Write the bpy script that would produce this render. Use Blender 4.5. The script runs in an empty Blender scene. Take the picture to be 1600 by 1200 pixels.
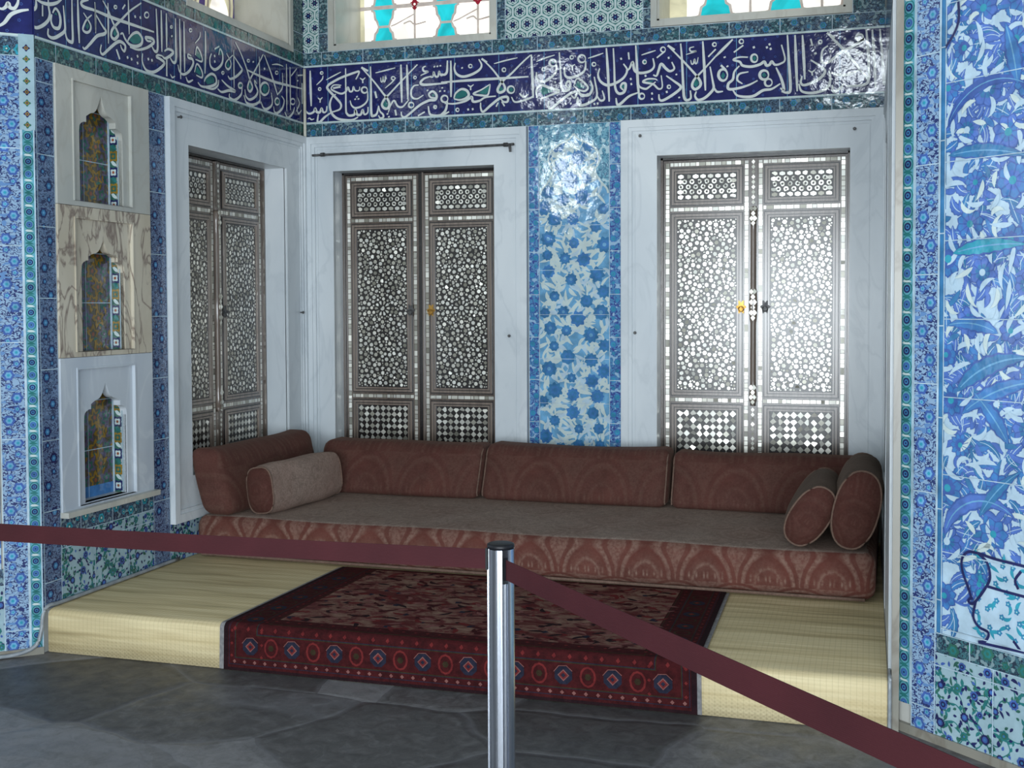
import bpy, bmesh, math, random
from mathutils import Matrix, Vector
from math import pi, sin, cos, sqrt, radians as rad

sc = bpy.context.scene
COL = sc.collection
# ---------------------------------------------------------------- camera
W, D, S = 3.4, 2.389, 0.183
cam_d = bpy.data.cameras.new('camera')
cam = bpy.data.objects.new('camera', cam_d); COL.objects.link(cam)
cr, cu, cf = (0.95736, 0.28888, -0.00408), (-0.00644, 0.03544, 0.99935), (-0.28884, 0.95671, -0.03579)
cam.matrix_world = Matrix(((cr[0], cu[0], -cf[0], 3.3128), (cr[1], cu[1], -cf[1], -4.1049), (cr[2], cu[2], -cf[2], 1.4499), (0, 0, 0, 1)))
cam_d.sensor_width = 36.0
cam_d.lens = 1820.08 / 1600 * 36
cam_d.shift_x = -6.3 / 1600
cam_d.shift_y = -55.7 / 1600
cam_d.clip_start = 0.05
sc.camera = cam
# ---------------------------------------------------------------- light and exposure
sc.view_settings.view_transform = 'Standard'
sc.view_settings.look = 'None'
sc.view_settings.gamma = 1.0
sc.view_settings.use_curve_mapping = False
sc.view_settings.exposure = 0.0
sc.cycles.use_denoising = True
sc.cycles.max_bounces = 8
sc.cycles.sample_clamp_indirect = 8.0
wd = bpy.data.worlds.new('daylight'); sc.world = wd
wd.use_nodes = True
bg = wd.node_tree.nodes['Background']
bg.inputs[0].default_value = (0.72, 0.86, 1.0, 1)
bg.inputs[1].default_value = 0.78

def area(name, loc, rot, sx, sy, power, color):
    l = bpy.data.lights.new(name, 'AREA'); l.shape = 'RECTANGLE'; l.size = sx; l.size_y = sy
    l.energy = power; l.color = color
    o = bpy.data.objects.new(name, l); o.location = loc; o.rotation_euler = rot; COL.objects.link(o)
    return o
# daylight entering by the doorway and the two clerestory windows of the wall behind the viewer, plus an added side light
area('doorway_daylight', (2.15, -7.3, 1.35), (rad(90), 0, 0), 1.9, 2.2, 235, (0.86, 0.94, 1.0))
area('added_side_daylight', (4.75, -7.3, 1.25), (rad(90), 0, rad(14)), 1.9, 2.2, 345, (0.86, 0.94, 1.0))  # added light from the right front, brightens the back left corner
area('tall_window_daylight', (-0.78, -7.3, 3.3), (rad(90), 0, 0), 0.42, 0.75, 26, (0.84, 0.94, 1.0))
area('round_window_daylight', (-0.95, -7.3, 4.55), (rad(90), 0, 0), 0.4, 0.35, 13, (0.84, 0.94, 1.0))
area('high_window_daylight', (3.1, -7.3, 4.55), (rad(90), 0, 0), 0.5, 0.45, 22, (0.84, 0.94, 1.0))
area('arcade_daylight', (-3.9, -3.2, 1.9), (rad(90), 0, rad(-90)), 3.4, 2.6, 45, (0.84, 0.93, 1.0))

# ---------------------------------------------------------------- materials
def L(r, g, b):
    f = lambda c: (c / 255 / 12.92) if c / 255 <= 0.04045 else ((c / 255 + 0.055) / 1.055) ** 2.4
    return (f(r), f(g), f(b), 1)

class N:
    """one procedural material: short helpers over its node tree"""
    def __init__(s, name):
        s.m = bpy.data.materials.new(name); s.m.use_nodes = True
        s.t = s.m.node_tree; s.b = s.t.nodes['Principled BSDF']
        s.co = s.t.nodes.new('ShaderNodeTexCoord').outputs['Object']
    def new(s, kind, **kw):
        n = s.t.nodes.new(kind)
        for k, v in kw.items(): setattr(n, k, v)
        return n
    def put(s, sock, v):
        if isinstance(v, bpy.types.NodeSocket): s.t.links.new(v, sock)
        else: sock.default_value = v
    def math(s, op, a, b=0.0, clamp=False):
        n = s.new('ShaderNodeMath', operation=op, use_clamp=clamp); s.put(n.inputs[0], a); s.put(n.inputs[1], b)
        return n.outputs[0]
    def mapped(s, scale=(1, 1, 1), rot=(0, 0, 0), loc=(0, 0, 0)):
        n = s.new('ShaderNodeMapping'); s.t.links.new(s.co, n.inputs[0])
        n.inputs['Scale'].default_value = scale; n.inputs['Rotation'].default_value = rot; n.inputs['Location'].default_value = loc
        return n.outputs[0]
    def noise(s, scale, detail=2.0, dist=0.0, vec=None, rough=0.5):
        n = s.new('ShaderNodeTexNoise'); s.put(n.inputs['Vector'], vec or s.co)
        n.inputs['Scale'].default_value = scale; n.inputs['Detail'].default_value = detail
        n.inputs['Distortion'].default_value = dist; n.inputs['Roughness'].default_value = rough
        return n.outputs[0]
    def vor(s, scale, feature='F1', rnd=1.0, vec=None, out=0):
        n = s.new('ShaderNodeTexVoronoi', feature=feature); s.put(n.inputs['Vector'], vec or s.co)
        n.inputs['Scale'].default_value = scale
        n.inputs['Randomness'].default_value = rnd
        return n.outputs[out]
    def ramp(s, fac, stops, interp='LINEAR'):
        n = s.new('ShaderNodeValToRGB'); s.put(n.inputs[0], fac); r = n.color_ramp; r.interpolation = interp
        while len(r.elements) < len(stops): r.elements.new(0.5)
        for e, (p, c) in zip(r.elements, stops): e.position = p; e.color = c if len(c) == 4 else (*c, 1)
        return n.outputs[0]
    def mix(s, fac, a, b, mode='MIX'):
        n = s.new('ShaderNodeMix', data_type='RGBA', blend_type=mode)
        s.put(n.inputs[0], fac); s.put(n.inputs[6], a); s.put(n.inputs[7], b)
        return n.outputs[2]
    def xyz(s, vec=None):
        n = s.new('ShaderNodeSeparateXYZ'); s.put(n.inputs[0], vec or s.co); return n.outputs
    def bump(s, h, strength=0.2, dist=0.01):
        n = s.new('ShaderNodeBump'); s.put(n.inputs['Height'], h)
        n.inputs['Strength'].default_value = strength; n.inputs['Distance'].default_value = dist
        s.t.links.new(n.outputs[0], s.b.inputs['Normal'])
    def out(s, color=None, rough=0.5, metal=0.0, spec=0.5):
        if color is not None: s.put(s.b.inputs['Base Color'], color)
        s.put(s.b.inputs['Roughness'], rough); s.b.inputs['Metallic'].default_value = metal
        s.b.inputs['Specular IOR Level'].default_value = spec
        return s.m

def glaze(name, rgb, rough=0.09, var=0.3, grain=16):
    n = N(name); c = L(*rgb)
    f = n.noise(grain, 4, 0.3, rough=0.6)
    hi = tuple(min(1, x * (1 + var)) for x in c[:3]) + (1,); lo = tuple(x * (1 - var) for x in c[:3]) + (1,)
    n.bump(n.noise(12, 3), 0.2, 0.01)
    return n.out(n.ramp(f, [(0.3, lo), (0.7, hi)]), rough)

def scroll(name, ground, line, spot, scale, w, aspect=(1, 1, 1), spots=0.63, rough=0.09, hue=None):
    """tight scrolling vine pattern under glaze: contour lines of a noise, with blossoms"""
    n = N(name); v = n.mapped(aspect)
    a = n.noise(scale, 0.6, 0.9, v)
    l1 = n.math('LESS_THAN', n.math('ABSOLUTE', n.math('SUBTRACT', a, 0.5)), w)
    b = n.noise(scale * 0.8, 0, 0, n.mapped(aspect, loc=(3.1, 0, 1.7)))
    l2 = n.math('GREATER_THAN', b, spots)
    g = L(*ground)
    if hue: g = n.mix(n.ramp(n.noise(5, 1), [(0.42, (0, 0, 0)), (0.58, (1, 1, 1))]), g, L(*hue))
    c = n.mix(l2, n.mix(l1, g, L(*line)), L(*spot))
    n.bump(n.noise(12, 3), 0.2, 0.01)
    return n.out(c, rough)

def marble(name, a, b, vein, scale=3.0, amount=0.5, rough=0.3, stretch=(1, 1, 0.45)):
    n = N(name); v = n.mapped(stretch, rot=(0.3, 0.5, 0.2))
    base = n.ramp(n.noise(scale, 4, 0.6, v), [(0.35, L(*a)), (0.65, L(*b))])
    vn = n.math('ABSOLUTE', n.math('SUBTRACT', n.noise(scale * 1.6, 5, 1.6, v), 0.5))
    mask = n.math('MULTIPLY', n.ramp(vn, [(0.0, (1, 1, 1)), (0.045, (0, 0, 0))]), amount)
    return n.out(n.mix(mask, base, L(*vein)), rough)

COBALT = glaze('cobalt_glaze', (34, 38, 92)); NAVY = glaze('navy_glaze', (38, 42, 88)); WHITEG = glaze('white_glaze', (150, 176, 186), var=0.12)
PALE = glaze('pale_blue_glaze', (176, 200, 216), var=0.14); SKYB = glaze('sky_blue_glaze', (104, 158, 196)); MIDB = glaze('mid_blue_glaze', (66, 120, 178))
VIOB = glaze('violet_blue_glaze', (80, 112, 182)); INKB = glaze('outline_blue_glaze', (66, 94, 160)); TURQ = glaze('turquoise_glaze', (52, 146, 168)); TEALG = glaze('teal_glaze', (44, 112, 112))
GREENG = glaze('green_glaze', (52, 100, 88)); SEAG = glaze('sea_blue_glaze', (60, 118, 164)); OCHRE = glaze('ochre_glaze', (140, 112, 44)); PLUM = glaze('plum_glaze', (92, 86, 110))
OLIVE = glaze('olive_glaze', (86, 82, 66)); AQUA = glaze('aqua_glaze', (92, 154, 170)); ORANGE = glaze('orange_glaze', (140, 84, 60)); LETTER = glaze('letter_white_glaze', (208, 214, 212), var=0.08)
GROUT = glaze('pale_grout', (168, 190, 204), rough=0.5)
DUST = glaze('pale_flower_glaze', (192, 208, 208), var=0.1)
B_TEAL = scroll('teal_scroll_tile', (66, 108, 116), (44, 56, 72), (122, 146, 152), 88, 0.075, hue=(80, 104, 128))
B_GREEN = scroll('green_scroll_tile', (62, 102, 98), (48, 58, 64), (104, 130, 126), 84, 0.075, hue=(74, 98, 108))
B_NAVY = scroll('navy_vine_tile', (140, 168, 196), (46, 56, 104), (98, 136, 184), 54, 0.058, (1, 1, 1.5), spots=0.66)
B_NAVYD = scroll('dark_vine_tile', (106, 128, 160), (50, 58, 90), (84, 106, 138), 60, 0.07, (1, 1, 1.3), spots=0.66)
B_BLUE = scroll('blue_vine_tile', (98, 146, 190), (62, 76, 144), (150, 184, 212), 54, 0.065, hue=(78, 136, 180))
SPECK = scroll('pale_teal_scroll_tile', (112, 168, 190), (66, 116, 146), (176, 206, 216), 56, 0.07)
M_GREY = marble('grey_white_marble', (196, 204, 210), (214, 220, 224), (168, 178, 186), 2.2, 0.25)
M_CREAM = marble('cream_marble', (176, 178, 172), (200, 198, 188), (160, 154, 142), 2.6, 0.25)
M_VEIN = marble('brown_veined_marble', (190, 180, 160), (206, 198, 180), (112, 92, 84), 5.5, 0.85, stretch=(1, 1, 0.35))
M_BLUE = marble('blue_white_marble', (174, 184, 196), (194, 202, 210), (216, 222, 226), 2.4, 0.4)
M_POST = marble('beige_marble', (116, 116, 108), (150, 144, 132), (104, 94, 82), 2.0, 0.5)
PLASTER = N('lime_plaster'); PLASTER = PLASTER.out(PLASTER.ramp(PLASTER.noise(5, 3), [(0.3, L(176, 176, 170)), (0.7, L(196, 196, 190))]), 0.8)
GYPS = N('gypsum_lattice'); GYPS = GYPS.out(GYPS.ramp(GYPS.noise(20, 3), [(0.3, L(206, 186, 178)), (0.7, L(226, 214, 204))]), 0.8)

def pane(name, rgb, power):
    n = N(name); n.b.inputs['Emission Color'].default_value = L(*rgb); n.b.inputs['Emission Strength'].default_value = power
    f = n.ramp(n.noise(7, 3, 0.6), [(0.35, tuple(x * 0.6 for x in L(*rgb)[:3])), (0.7, L(*rgb))]); n.put(n.b.inputs['Emission Color'], f)
    return n.out(f, 0.15)
P_WHITE = pane('clear_lit_glass', (252, 246, 238), 1.1); P_TEAL = pane('turquoise_lit_glass', (30, 186, 196), 0.85); P_CREAM = pane('cream_lit_glass', (214, 208, 176), 0.75)
P_PURP = pane('purple_lit_glass', (70, 50, 120), 0.5); P_RED = pane('red_lit_glass', (150, 30, 50), 0.6)

def wood(name, rgb, coat=0.6):
    n = N(name); n.b.inputs['Coat Weight'].default_value = coat; n.b.inputs['Coat Roughness'].default_value = 0.22; c = L(*rgb); v = n.mapped((60, 60, 3))
    return n.out(n.ramp(n.noise(1, 3, 0.3, v), [(0.3, tuple(x * 0.7 for x in c[:3])), (0.7, tuple(x * 1.2 for x in c[:3]))]), 0.24, 0, 0.7)
WOOD = wood('walnut', (86, 74, 66)); WOODL = wood('pale_walnut_moulding', (122, 108, 98)); EBONY = wood('ebony', (34, 30, 30), 0.0)
n = N('mother_of_pearl'); g = n.new('ShaderNodeNewGeometry').outputs['Random Per Island']
NACRE = n.out(n.ramp(g, [(0.0, L(140, 138, 126)), (0.25, L(190, 188, 176)), (0.6, L(222, 222, 214)), (1.0, L(240, 236, 224))]), 0.26, 0.5, 0.9)
n = N('brass'); BRASS = n.out(n.ramp(n.noise(30), [(0.3, L(150, 110, 50)), (0.7, L(190, 150, 80))]), 0.35, 0.9)
n = N('dark_iron'); IRON = n.out(n.ramp(n.noise(40), [(0.3, L(70, 70, 72)), (0.7, L(100, 100, 100))]), 0.5, 0.6)
n = N('black_plastic'); BLACK = n.out(n.ramp(n.noise(40), [(0.3, L(12, 13, 17)), (0.7, L(20, 21, 26))]), 0.45, 0, 0.3)
n = N('brushed_steel'); STEEL = n.out(n.ramp(n.noise(1, 2, 0, n.mapped((300, 300, 2))), [(0.3, L(176, 182, 194)), (0.7, L(206, 212, 222))]), 0.2, 1.0)
n = N('grey_cable'); CABLE = n.out(n.ramp(n.noise(30), [(0.3, L(120, 126, 132)), (0.7, L(150, 156, 160))]), 0.3)
n = N('cream_conduit'); CONDUIT = n.out(n.ramp(n.noise(12), [(0.3, L(190, 188, 172)), (0.7, L(214, 212, 200))]), 0.4)
n = N('maroon_webbing'); v = n.math('SINE', n.math('MULTIPLY', n.xyz()[2], 2200.0))
n.bump(v, 0.2, 0.001); BELT = n.out(n.ramp(n.noise(6, 2), [(0.3, L(54, 20, 25)), (0.7, L(62, 24, 29))]), 0.75, 0, 0.2)

# straw matting: fine warp grid, long pale and tan streaks along the rushes
n = N('woven_straw'); x = n.xyz()
streak = n.noise(1, 3, 0.2, n.mapped((1.1, 16, 16)))
fine = n.noise(1, 2, 0.1, n.mapped((3, 70, 70)))
c = n.ramp(streak, [(0.28, L(140, 122, 82)), (0.46, L(194, 174, 130)), (0.56, L(206, 188, 146)), (0.75, L(220, 204, 164))])
c = n.mix(0.35, c, n.ramp(fine, [(0.3, L(160, 145, 106)), (0.7, L(224, 212, 170))]))
wx = n.math('SINE', n.math('MULTIPLY', x[0], 2 * pi / 0.02)); wz = n.math('SINE', n.math('MULTIPLY', n.math('SUBTRACT', x[2], x[1]), 2 * pi / 0.014))
grid = n.math('MULTIPLY', wx, wz)
c = n.mix(n.ramp(wx, [(0.82, (0, 0, 0)), (1.0, (0.22, 0.22, 0.22))]), c, L(136, 122, 84))
n.bump(grid, 0.2, 0.0015); STRAW = n.out(c, 0.7)
n = N('grey_binding_tape'); TAPE = n.out(n.ramp(n.noise(60), [(0.3, L(104, 104, 106)), (0.7, L(134, 132, 132))]), 0.8)

# dark flagstones: irregular polygons with pale worn joints
n = N('grey_flagstones'); v = n.mapped((1.55, 2.1, 1), loc=(0.35, 0.2, 0))
warp = n.new('ShaderNodeVectorMath', operation='ADD'); n.put(warp.inputs[0], v)
sm = n.new('ShaderNodeVectorMath', operation='SCALE'); nz = n.new('ShaderNodeTexNoise'); n.put(nz.inputs['Vector'], v); nz.inputs['Scale'].default_value = 1.4
n.put(sm.inputs[0], nz.outputs[1]); sm.inputs['Scale'].default_value = 0.25; n.put(warp.inputs[1], sm.outputs[0])
edge = n.vor(1.0, 'DISTANCE_TO_EDGE', 0.8, warp.outputs[0])
cell = n.vor(1.0, 'F1', 0.8, warp.outputs[0], 1)
sep = n.new('ShaderNodeSeparateColor'); n.put(sep.inputs[0], cell)
tone = n.ramp(n.math('ADD', n.math('MULTIPLY', sep.outputs[0], 0.35), n.math('MULTIPLY', n.noise(15, 9, 0.8, rough=0.8), 0.8)), [(0.25, L(44, 43, 43)), (0.5, L(80, 79, 79)), (0.75, L(122, 121, 122))])
jm = n.ramp(edge, [(0.0, (1, 1, 1)), (0.012, (0.7, 0.7, 0.7)), (0.028, (0, 0, 0))])
n.bump(n.math('ADD', n.math('MULTIPLY', n.ramp(edge, [(0.0, (0, 0, 0)), (0.05, (1, 1, 1))]), 1.0), n.math('MULTIPLY', n.noise(14, 5), 0.6)), 0.35, 0.012)
FLAG = n.out(n.mix(n.math('MULTIPLY', jm, 0.4), tone, L(112, 112, 116)), n.ramp(n.noise(12, 3), [(0.3, (0.42,) * 3), (0.7, (0.62,) * 3)]))

def velvet(name, red, beige, worn, wornmix, w=0.27, h=0.2, line=0.9, run=1.0, off=0.0):
    """cut velvet with rows of overlapping palmette arches"""
    n = N(name); x = n.xyz()
    v = n.math('ADD', n.math('DIVIDE', n.math('SUBTRACT', x[2], n.math('MULTIPLY', x[1], run)), h), 40.0 + off)
    row = n.math('FLOOR', v); fv = n.math('FRACT', v)
    u = n.math('ADD', n.math('DIVIDE', x[0], w), n.math('MULTIPLY', row, 0.5))
    fu = n.math('MULTIPLY', n.math('SUBTRACT', n.math('FRACT', n.math('ADD', u, 50.0)), 0.5), 2.0)
    au = n.math('ABSOLUTE', fu)
    d = n.math('SQRT', n.math('ADD', n.math('POWER', au, 2.0), n.math('POWER', n.math('MULTIPLY', fv, 0.95), 2.2)))
    ringm = n.ramp(d, [(0.0, (0.1,) * 3), (0.36, (0.15,) * 3), (0.42, (0.75,) * 3), (0.5, (0.2,) * 3), (0.7, (0.0,) * 3), (0.78, (0.8,) * 3), (0.83, (0.8,) * 3), (0.88, (0.05,) * 3), (0.97, (0.1,) * 3), (1.0, (0.6,) * 3)])
    spray = n.math('MULTIPLY', n.ramp(n.math('SINE', n.math('MULTIPLY', au, 26.0)), [(0.5, (0,) * 3), (0.8, (1,) * 3)]), n.ramp(fv, [(0.05, (0.0,) * 3), (0.15, (1,) * 3), (0.35, (0,) * 3)]))
    m = n.math('MULTIPLY', n.math('MAXIMUM', ringm, spray), line)
    m = n.math('MULTIPLY', m, n.ramp(n.noise(70, 3), [(0.35, (0.3,) * 3), (0.6, (1,) * 3)]))
    c = n.mix(m, n.ramp(n.noise(8, 3), [(0.3, tuple(q * 0.8 for q in L(*red)[:3])), (0.7, tuple(q * 1.2 for q in L(*red)[:3]))]), L(*beige))
    wv = n.math('MULTIPLY', n.ramp(n.noise(4, 4, 0.5), [(0.3, (0.55,) * 3), (0.65, (1,) * 3)]), wornmix)
    c = n.mix(wv, c, n.ramp(n.math('ADD', n.math('MULTIPLY', n.noise(110, 2), 0.5), n.math('MULTIPLY', n.noise(24, 4, 0.6, rough=0.7), 0.5)), [(0.38, tuple(q * 0.75 for q in L(*worn)[:3])), (0.62, tuple(q * 1.35 for q in L(*worn)[:3]))]))
    n.b.inputs['Sheen Weight'].default_value = 0.12; n.b.inputs['Sheen Roughness'].default_value = 0.45
    n.b.inputs['Sheen Tint'].default_value = L(200, 170, 150)
    n.bump(n.noise(160, 2), 0.3, 0.002)
    return n.out(c, 0.85, 0, 0.15)
V_FRONT = velvet('red_velvet_palmettes', (92, 46, 40), (140, 114, 102), (92, 70, 60), 0.3, h=0.165, off=-0.3)
V_TOP = velvet('worn_brown_velvet_painted_sheen', (92, 62, 55), (146, 126, 116), (132, 120, 111), 0.78, line=0.8, h=0.165, off=-0.3)  # wear plus the pale pile sheen of upward faces, painted into the colour
V_BACK = velvet('rust_velvet_palmettes', (84, 45, 39), (112, 88, 76), (78, 58, 52), 0.5, w=0.34, h=0.24, line=0.45, run=0.0)
V_BEIGE = velvet('faded_beige_velvet', (130, 100, 90), (148, 126, 114), (136, 120, 110), 0.85, line=0.4)
V_BROWN = velvet('brown_velvet', (66, 54, 48), (80, 68, 60), (66, 58, 52), 0.8, line=0.3)
V_RED = velvet('red_velvet_end', (72, 38, 33), (104, 80, 70), (76, 50, 44), 0.5, w=0.2, h=0.14, line=0.35)
V_EDGE = velvet('beige_velvet_edge', (96, 76, 66), (120, 100, 88), (108, 88, 78), 0.7, line=0.4)

def wool(name, a, b, c3=None, sc3=40):
    n = N(name); f = n.noise(sc3, 4, 0.2, n.mapped((1, 1.6, 1)), 0.65)
    st = [(0.35, L(*a)), (0.62, L(*b))] + ([(0.72, L(*c3))] if c3 else [])
    n.bump(n.noise(260, 1), 0.3, 0.002)
    return n.out(n.ramp(f, st), 0.9, 0, 0.1)
R_RED = wool('madder_wool', (46, 16, 18), (64, 22, 24)); R_DARK = wool('dark_wool', (28, 16, 20), (38, 21, 25)); R_NAVY = wool('indigo_wool', (28, 28, 40), (38, 39, 54))
R_BRIGHT = wool('scarlet_wool', (84, 28, 30), (104, 38, 38)); R_PINK = wool('rose_wool', (104, 64, 62), (122, 82, 78)); R_OL = wool('olive_wool', (42, 34, 24), (54, 44, 30))
n = N('mottled_field_wool'); f = n.noise(10, 6, 0.8, n.mapped((1, 1.5, 1)), 0.75); r2 = n.noise(4, 3, 0.5, n.mapped((1, 3.2, 1)))
c = n.ramp(f, [(0.36, L(52, 34, 34)), (0.44, L(92, 44, 44)), (0.52, L(108, 80, 70)), (0.66, L(130, 104, 90))])
c = n.mix(n.ramp(r2, [(0.55, (0,) * 3), (0.62, (0.85,) * 3)]), c, L(76, 26, 28))
n.bump(n.noise(260, 1), 0.3, 0.002); R_FIELD = n.out(c, 0.9, 0, 0.1)
# ---------------------------------------------------------------- geometry helpers
def clip_poly(pts, r):
    def cut(ps, inside, inter):
        o = []
        for i in range(len(ps)):
            a, b = ps[i - 1], ps[i]
            if inside(b):
                if not inside(a): o.append(inter(a, b))
                o.append(b)
            elif inside(a): o.append(inter(a, b))
        return o
    def ix(k):
        return lambda a, b: (k, a[1] + (b[1] - a[1]) * (k - a[0]) / (b[0] - a[0]))
    def iy(k):
        return lambda a, b: (a[0] + (b[0] - a[0]) * (k - a[1]) / (b[1] - a[1]), k)
    u0, u1, v0, v1 = r
    for ins, f in ((lambda p: p[0] >= u0, ix(u0)), (lambda p: p[0] <= u1, ix(u1)), (lambda p: p[1] >= v0, iy(v0)), (lambda p: p[1] <= v1, iy(v1))):
        pts = cut(pts, ins, f)
        if len(pts) < 3: return []
    return pts

def spline(pts, n=6, closed=False):
    if len(pts) < 3: return [tuple(p) for p in pts]
    P = [Vector(p) for p in pts]; out = []; m = len(P)
    for i in range(m if closed else m - 1):
        p1, p2 = P[i], P[(i + 1) % m]
        p0 = P[i - 1] if (closed or i > 0) else p1 * 2 - p2
        p3 = P[(i + 2) % m] if (closed or i + 2 < m) else p2 * 2 - p1
        for k in range(n):
            t = k / n
            out.append(tuple(0.5 * (2 * p1 + (p2 - p0) * t + (2 * p0 - 5 * p1 + 4 * p2 - p3) * t * t + (3 * p1 - p0 - 3 * p2 + p3) * t ** 3)))
    if not closed: out.append(tuple(P[-1]))
    return out

def plate_mesh(outer, holes, y0, y1):
    """solid slab in the u-v plane with holes, from depth y0 to y1"""
    cu = bpy.data.curves.new('tmp', 'CURVE'); cu.dimensions = '2D'; cu.fill_mode = 'BOTH'; cu.extrude = (y1 - y0) / 2
    for ring in [outer] + list(holes):
        sp = cu.splines.new('POLY'); sp.points.add(len(ring) - 1); sp.use_cyclic_u = True
        for p, q in zip(sp.points, ring): p.co = (q[0], q[1], 0, 1)
    o = bpy.data.objects.new('tmp', cu); COL.objects.link(o)
    dg = bpy.context.evaluated_depsgraph_get()
    me = bpy.data.meshes.new_from_object(o.evaluated_get(dg))
    bpy.data.objects.remove(o); bpy.data.curves.remove(cu)
    me.transform(Matrix(((1, 0, 0, 0), (0, 0, -1, (y0 + y1) / 2), (0, 1, 0, 0), (0, 0, 0, 1))))
    return me

def rect(u0, u1, v0, v1): return [(u0, v0), (u1, v0), (u1, v1), (u0, v1)]

class MB:
    def __init__(s, clip=None, fn=None):
        s.bm = bmesh.new(); s.mats = []; s.clip = clip; s.k = 0; s.fn = fn; s.y0 = 0.0; s.mu = 1
    def mi(s, m):
        if m not in s.mats: s.mats.append(m)
        return s.mats.index(m)
    def face(s, pts, m, smooth=False):
        try:
            f = s.bm.faces.new([s.bm.verts.new(p) for p in pts])
        except ValueError: return
        f.material_index = s.mi(m); f.smooth = smooth
        return f
    def box(s, x0, x1, y0, y1, z0, z1, m):
        v = [s.bm.verts.new(p) for p in ((x0, y0, z0), (x1, y0, z0), (x1, y1, z0), (x0, y1, z0), (x0, y0, z1), (x1, y0, z1), (x1, y1, z1), (x0, y1, z1))]
        for q in ((0, 3, 2, 1), (4, 5, 6, 7), (0, 1, 5, 4), (1, 2, 6, 5), (2, 3, 7, 6), (3, 0, 4, 7)):
            f = s.bm.faces.new([v[i] for i in q]); f.material_index = s.mi(m)
    def mesh(s, me, m):
        n0 = len(s.bm.faces); s.bm.from_mesh(me); s.bm.faces.ensure_lookup_table()
        k = s.mi(m)
        for f in s.bm.faces[n0:]: f.material_index = k; f.smooth = False
        bpy.data.meshes.remove(me)
    def plate(s, outer, holes, y0, y1, m): s.mesh(plate_mesh(outer, holes, y0, y1), m)
    # painted shapes on the plane of a wall; lay keeps one above the other like real slip and glaze
    def at(s, u, v, lay):
        y = s.y0 - 0.0004 * lay - 0.0000044 * (s.k % 90)
        return s.fn(u, v, -y) if s.fn else (u * s.mu, y, v)
    def poly(s, pts, m, lay=1):
        if s.clip:
            pts = clip_poly(pts, s.clip)
            if len(pts) < 3: return
        s.k += 1
        a = sum(pts[i - 1][0] * pts[i][1] - pts[i][0] * pts[i - 1][1] for i in range(len(pts)))
        if abs(a) < 1e-9: return
        if a < 0: pts = pts[::-1]
        s.face([s.at(u, v, lay) for u, v in (pts if s.mu > 0 else pts[::-1])], m)
    def ribbon(s, pts, w, m, lay=1, closed=False, taper=False):
        n = len(pts); s.k += 1; prev = None; first = None
        for i in range(n):
            a = pts[i - 1] if (i or closed) else pts[i]; b = pts[(i + 1) % n] if (i < n - 1 or closed) else pts[i]
            dx, dy = b[0] - a[0], b[1] - a[1]; l = sqrt(dx * dx + dy * dy) or 1
            h = w / 2 * ((0.45 + 0.55 * sin(pi * min(1, max(0, (i + 0.5) / n)))) if taper else 1)
            e = ((pts[i][0] - dy / l * h, pts[i][1] + dx / l * h), (pts[i][0] + dy / l * h, pts[i][1] - dx / l * h))
            if prev: s.k -= 1; s.poly([prev[1], e[1], e[0], prev[0]], m, lay)
            prev = e; first = first or e
        if closed: s.poly([prev[1], first[1], first[0], prev[0]], m, lay)
    def flower(s, u, v, r, n, ms, lay=2, amp=0.2, ph=0.0, edge=None, rays=None):
        if edge:
            q = n * 4; s.poly([(u + r * 1.1 * (1 + amp * cos(n * t)) * cos(t + ph), v + r * 1.1 * (1 + amp * cos(n * t)) * sin(t + ph)) for t in [2 * pi * i / q for i in range(q)]], edge, lay); lay += 1
        for f, m, a, k in ((1, ms[0], amp, n), (0.6, ms[1], amp * 0.8, n), (0.26, ms[2], 0, n)):
            q = k * 4
            s.poly([(u + r * f * (1 + a * cos(k * t)) * cos(t + ph), v + r * f * (1 + a * cos(k * t)) * sin(t + ph)) for t in [2 * pi * i / q for i in range(q)]], m, lay); lay += 1
            if f == 0.6 and rays:
                for i in range(n):
                    t = ph + 2 * pi * (i + 0.5) / n; s.ribbon([(u + r * .3 * cos(t), v + r * .3 * sin(t)), (u + r * .98 * cos(t), v + r * .98 * sin(t))], r * 0.07, rays, lay)
                lay += 1
    def leaf(s, u, v, ang, ln, wd, bend, m, lay=1, vein=None, edge=None, saw=0):
        n = 14 if saw else 7; c = []; a = ang; x, y = u, v
        for i in range(n + 1):
            c.append((x, y, a)); a += bend / n; x += cos(a) * ln / n; y += sin(a) * ln / n
        for k, mm in ((1.0, edge), (0.78 if edge else 1.0, m)):
            if mm is None: continue
            lft, rgt = [], []
            for i, (x, y, a) in enumerate(c):
                h = k * wd / 2 * sin(pi * (i / n) ** 0.8) * (1 + saw * (i % 2)) + 0.0002
                lft.append((x - sin(a) * h, y + cos(a) * h)); rgt.append((x + sin(a) * h, y - cos(a) * h))
            s.poly(rgt + lft[::-1], mm, lay); lay += 1
        if vein: s.ribbon([(x, y) for x, y, a in c[1:-1]], wd * 0.1, vein, lay, taper=True)
    def tube(s, pts, r, m, seg=10, closed=False):
        P = [Vector(p) for p in pts]; n = len(P); rings = []
        for i in range(n):
            t = (P[(i + 1) % n] if (closed or i < n - 1) else P[i]) - (P[i - 1] if (closed or i) else P[i])
            t.normalize(); ref = Vector((0, 0, 1)) if abs(t.z) < 0.9 else Vector((1, 0, 0))
            a = t.cross(ref).normalized(); b = t.cross(a)
            rr = r[i] if isinstance(r, (list, tuple)) else r
            rings.append([s.bm.verts.new(P[i] + a * rr * cos(2 * pi * k / seg) + b * rr * sin(2 * pi * k / seg)) for k in range(seg)])
        for i in range(n if closed else n - 1):
            A, B = rings[i], rings[(i + 1) % n]
            for k in range(seg):
                f = s.bm.faces.new((A[k], A[(k + 1) % seg], B[(k + 1) % seg], B[k])); f.smooth = True; f.material_index = s.mi(m)
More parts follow.
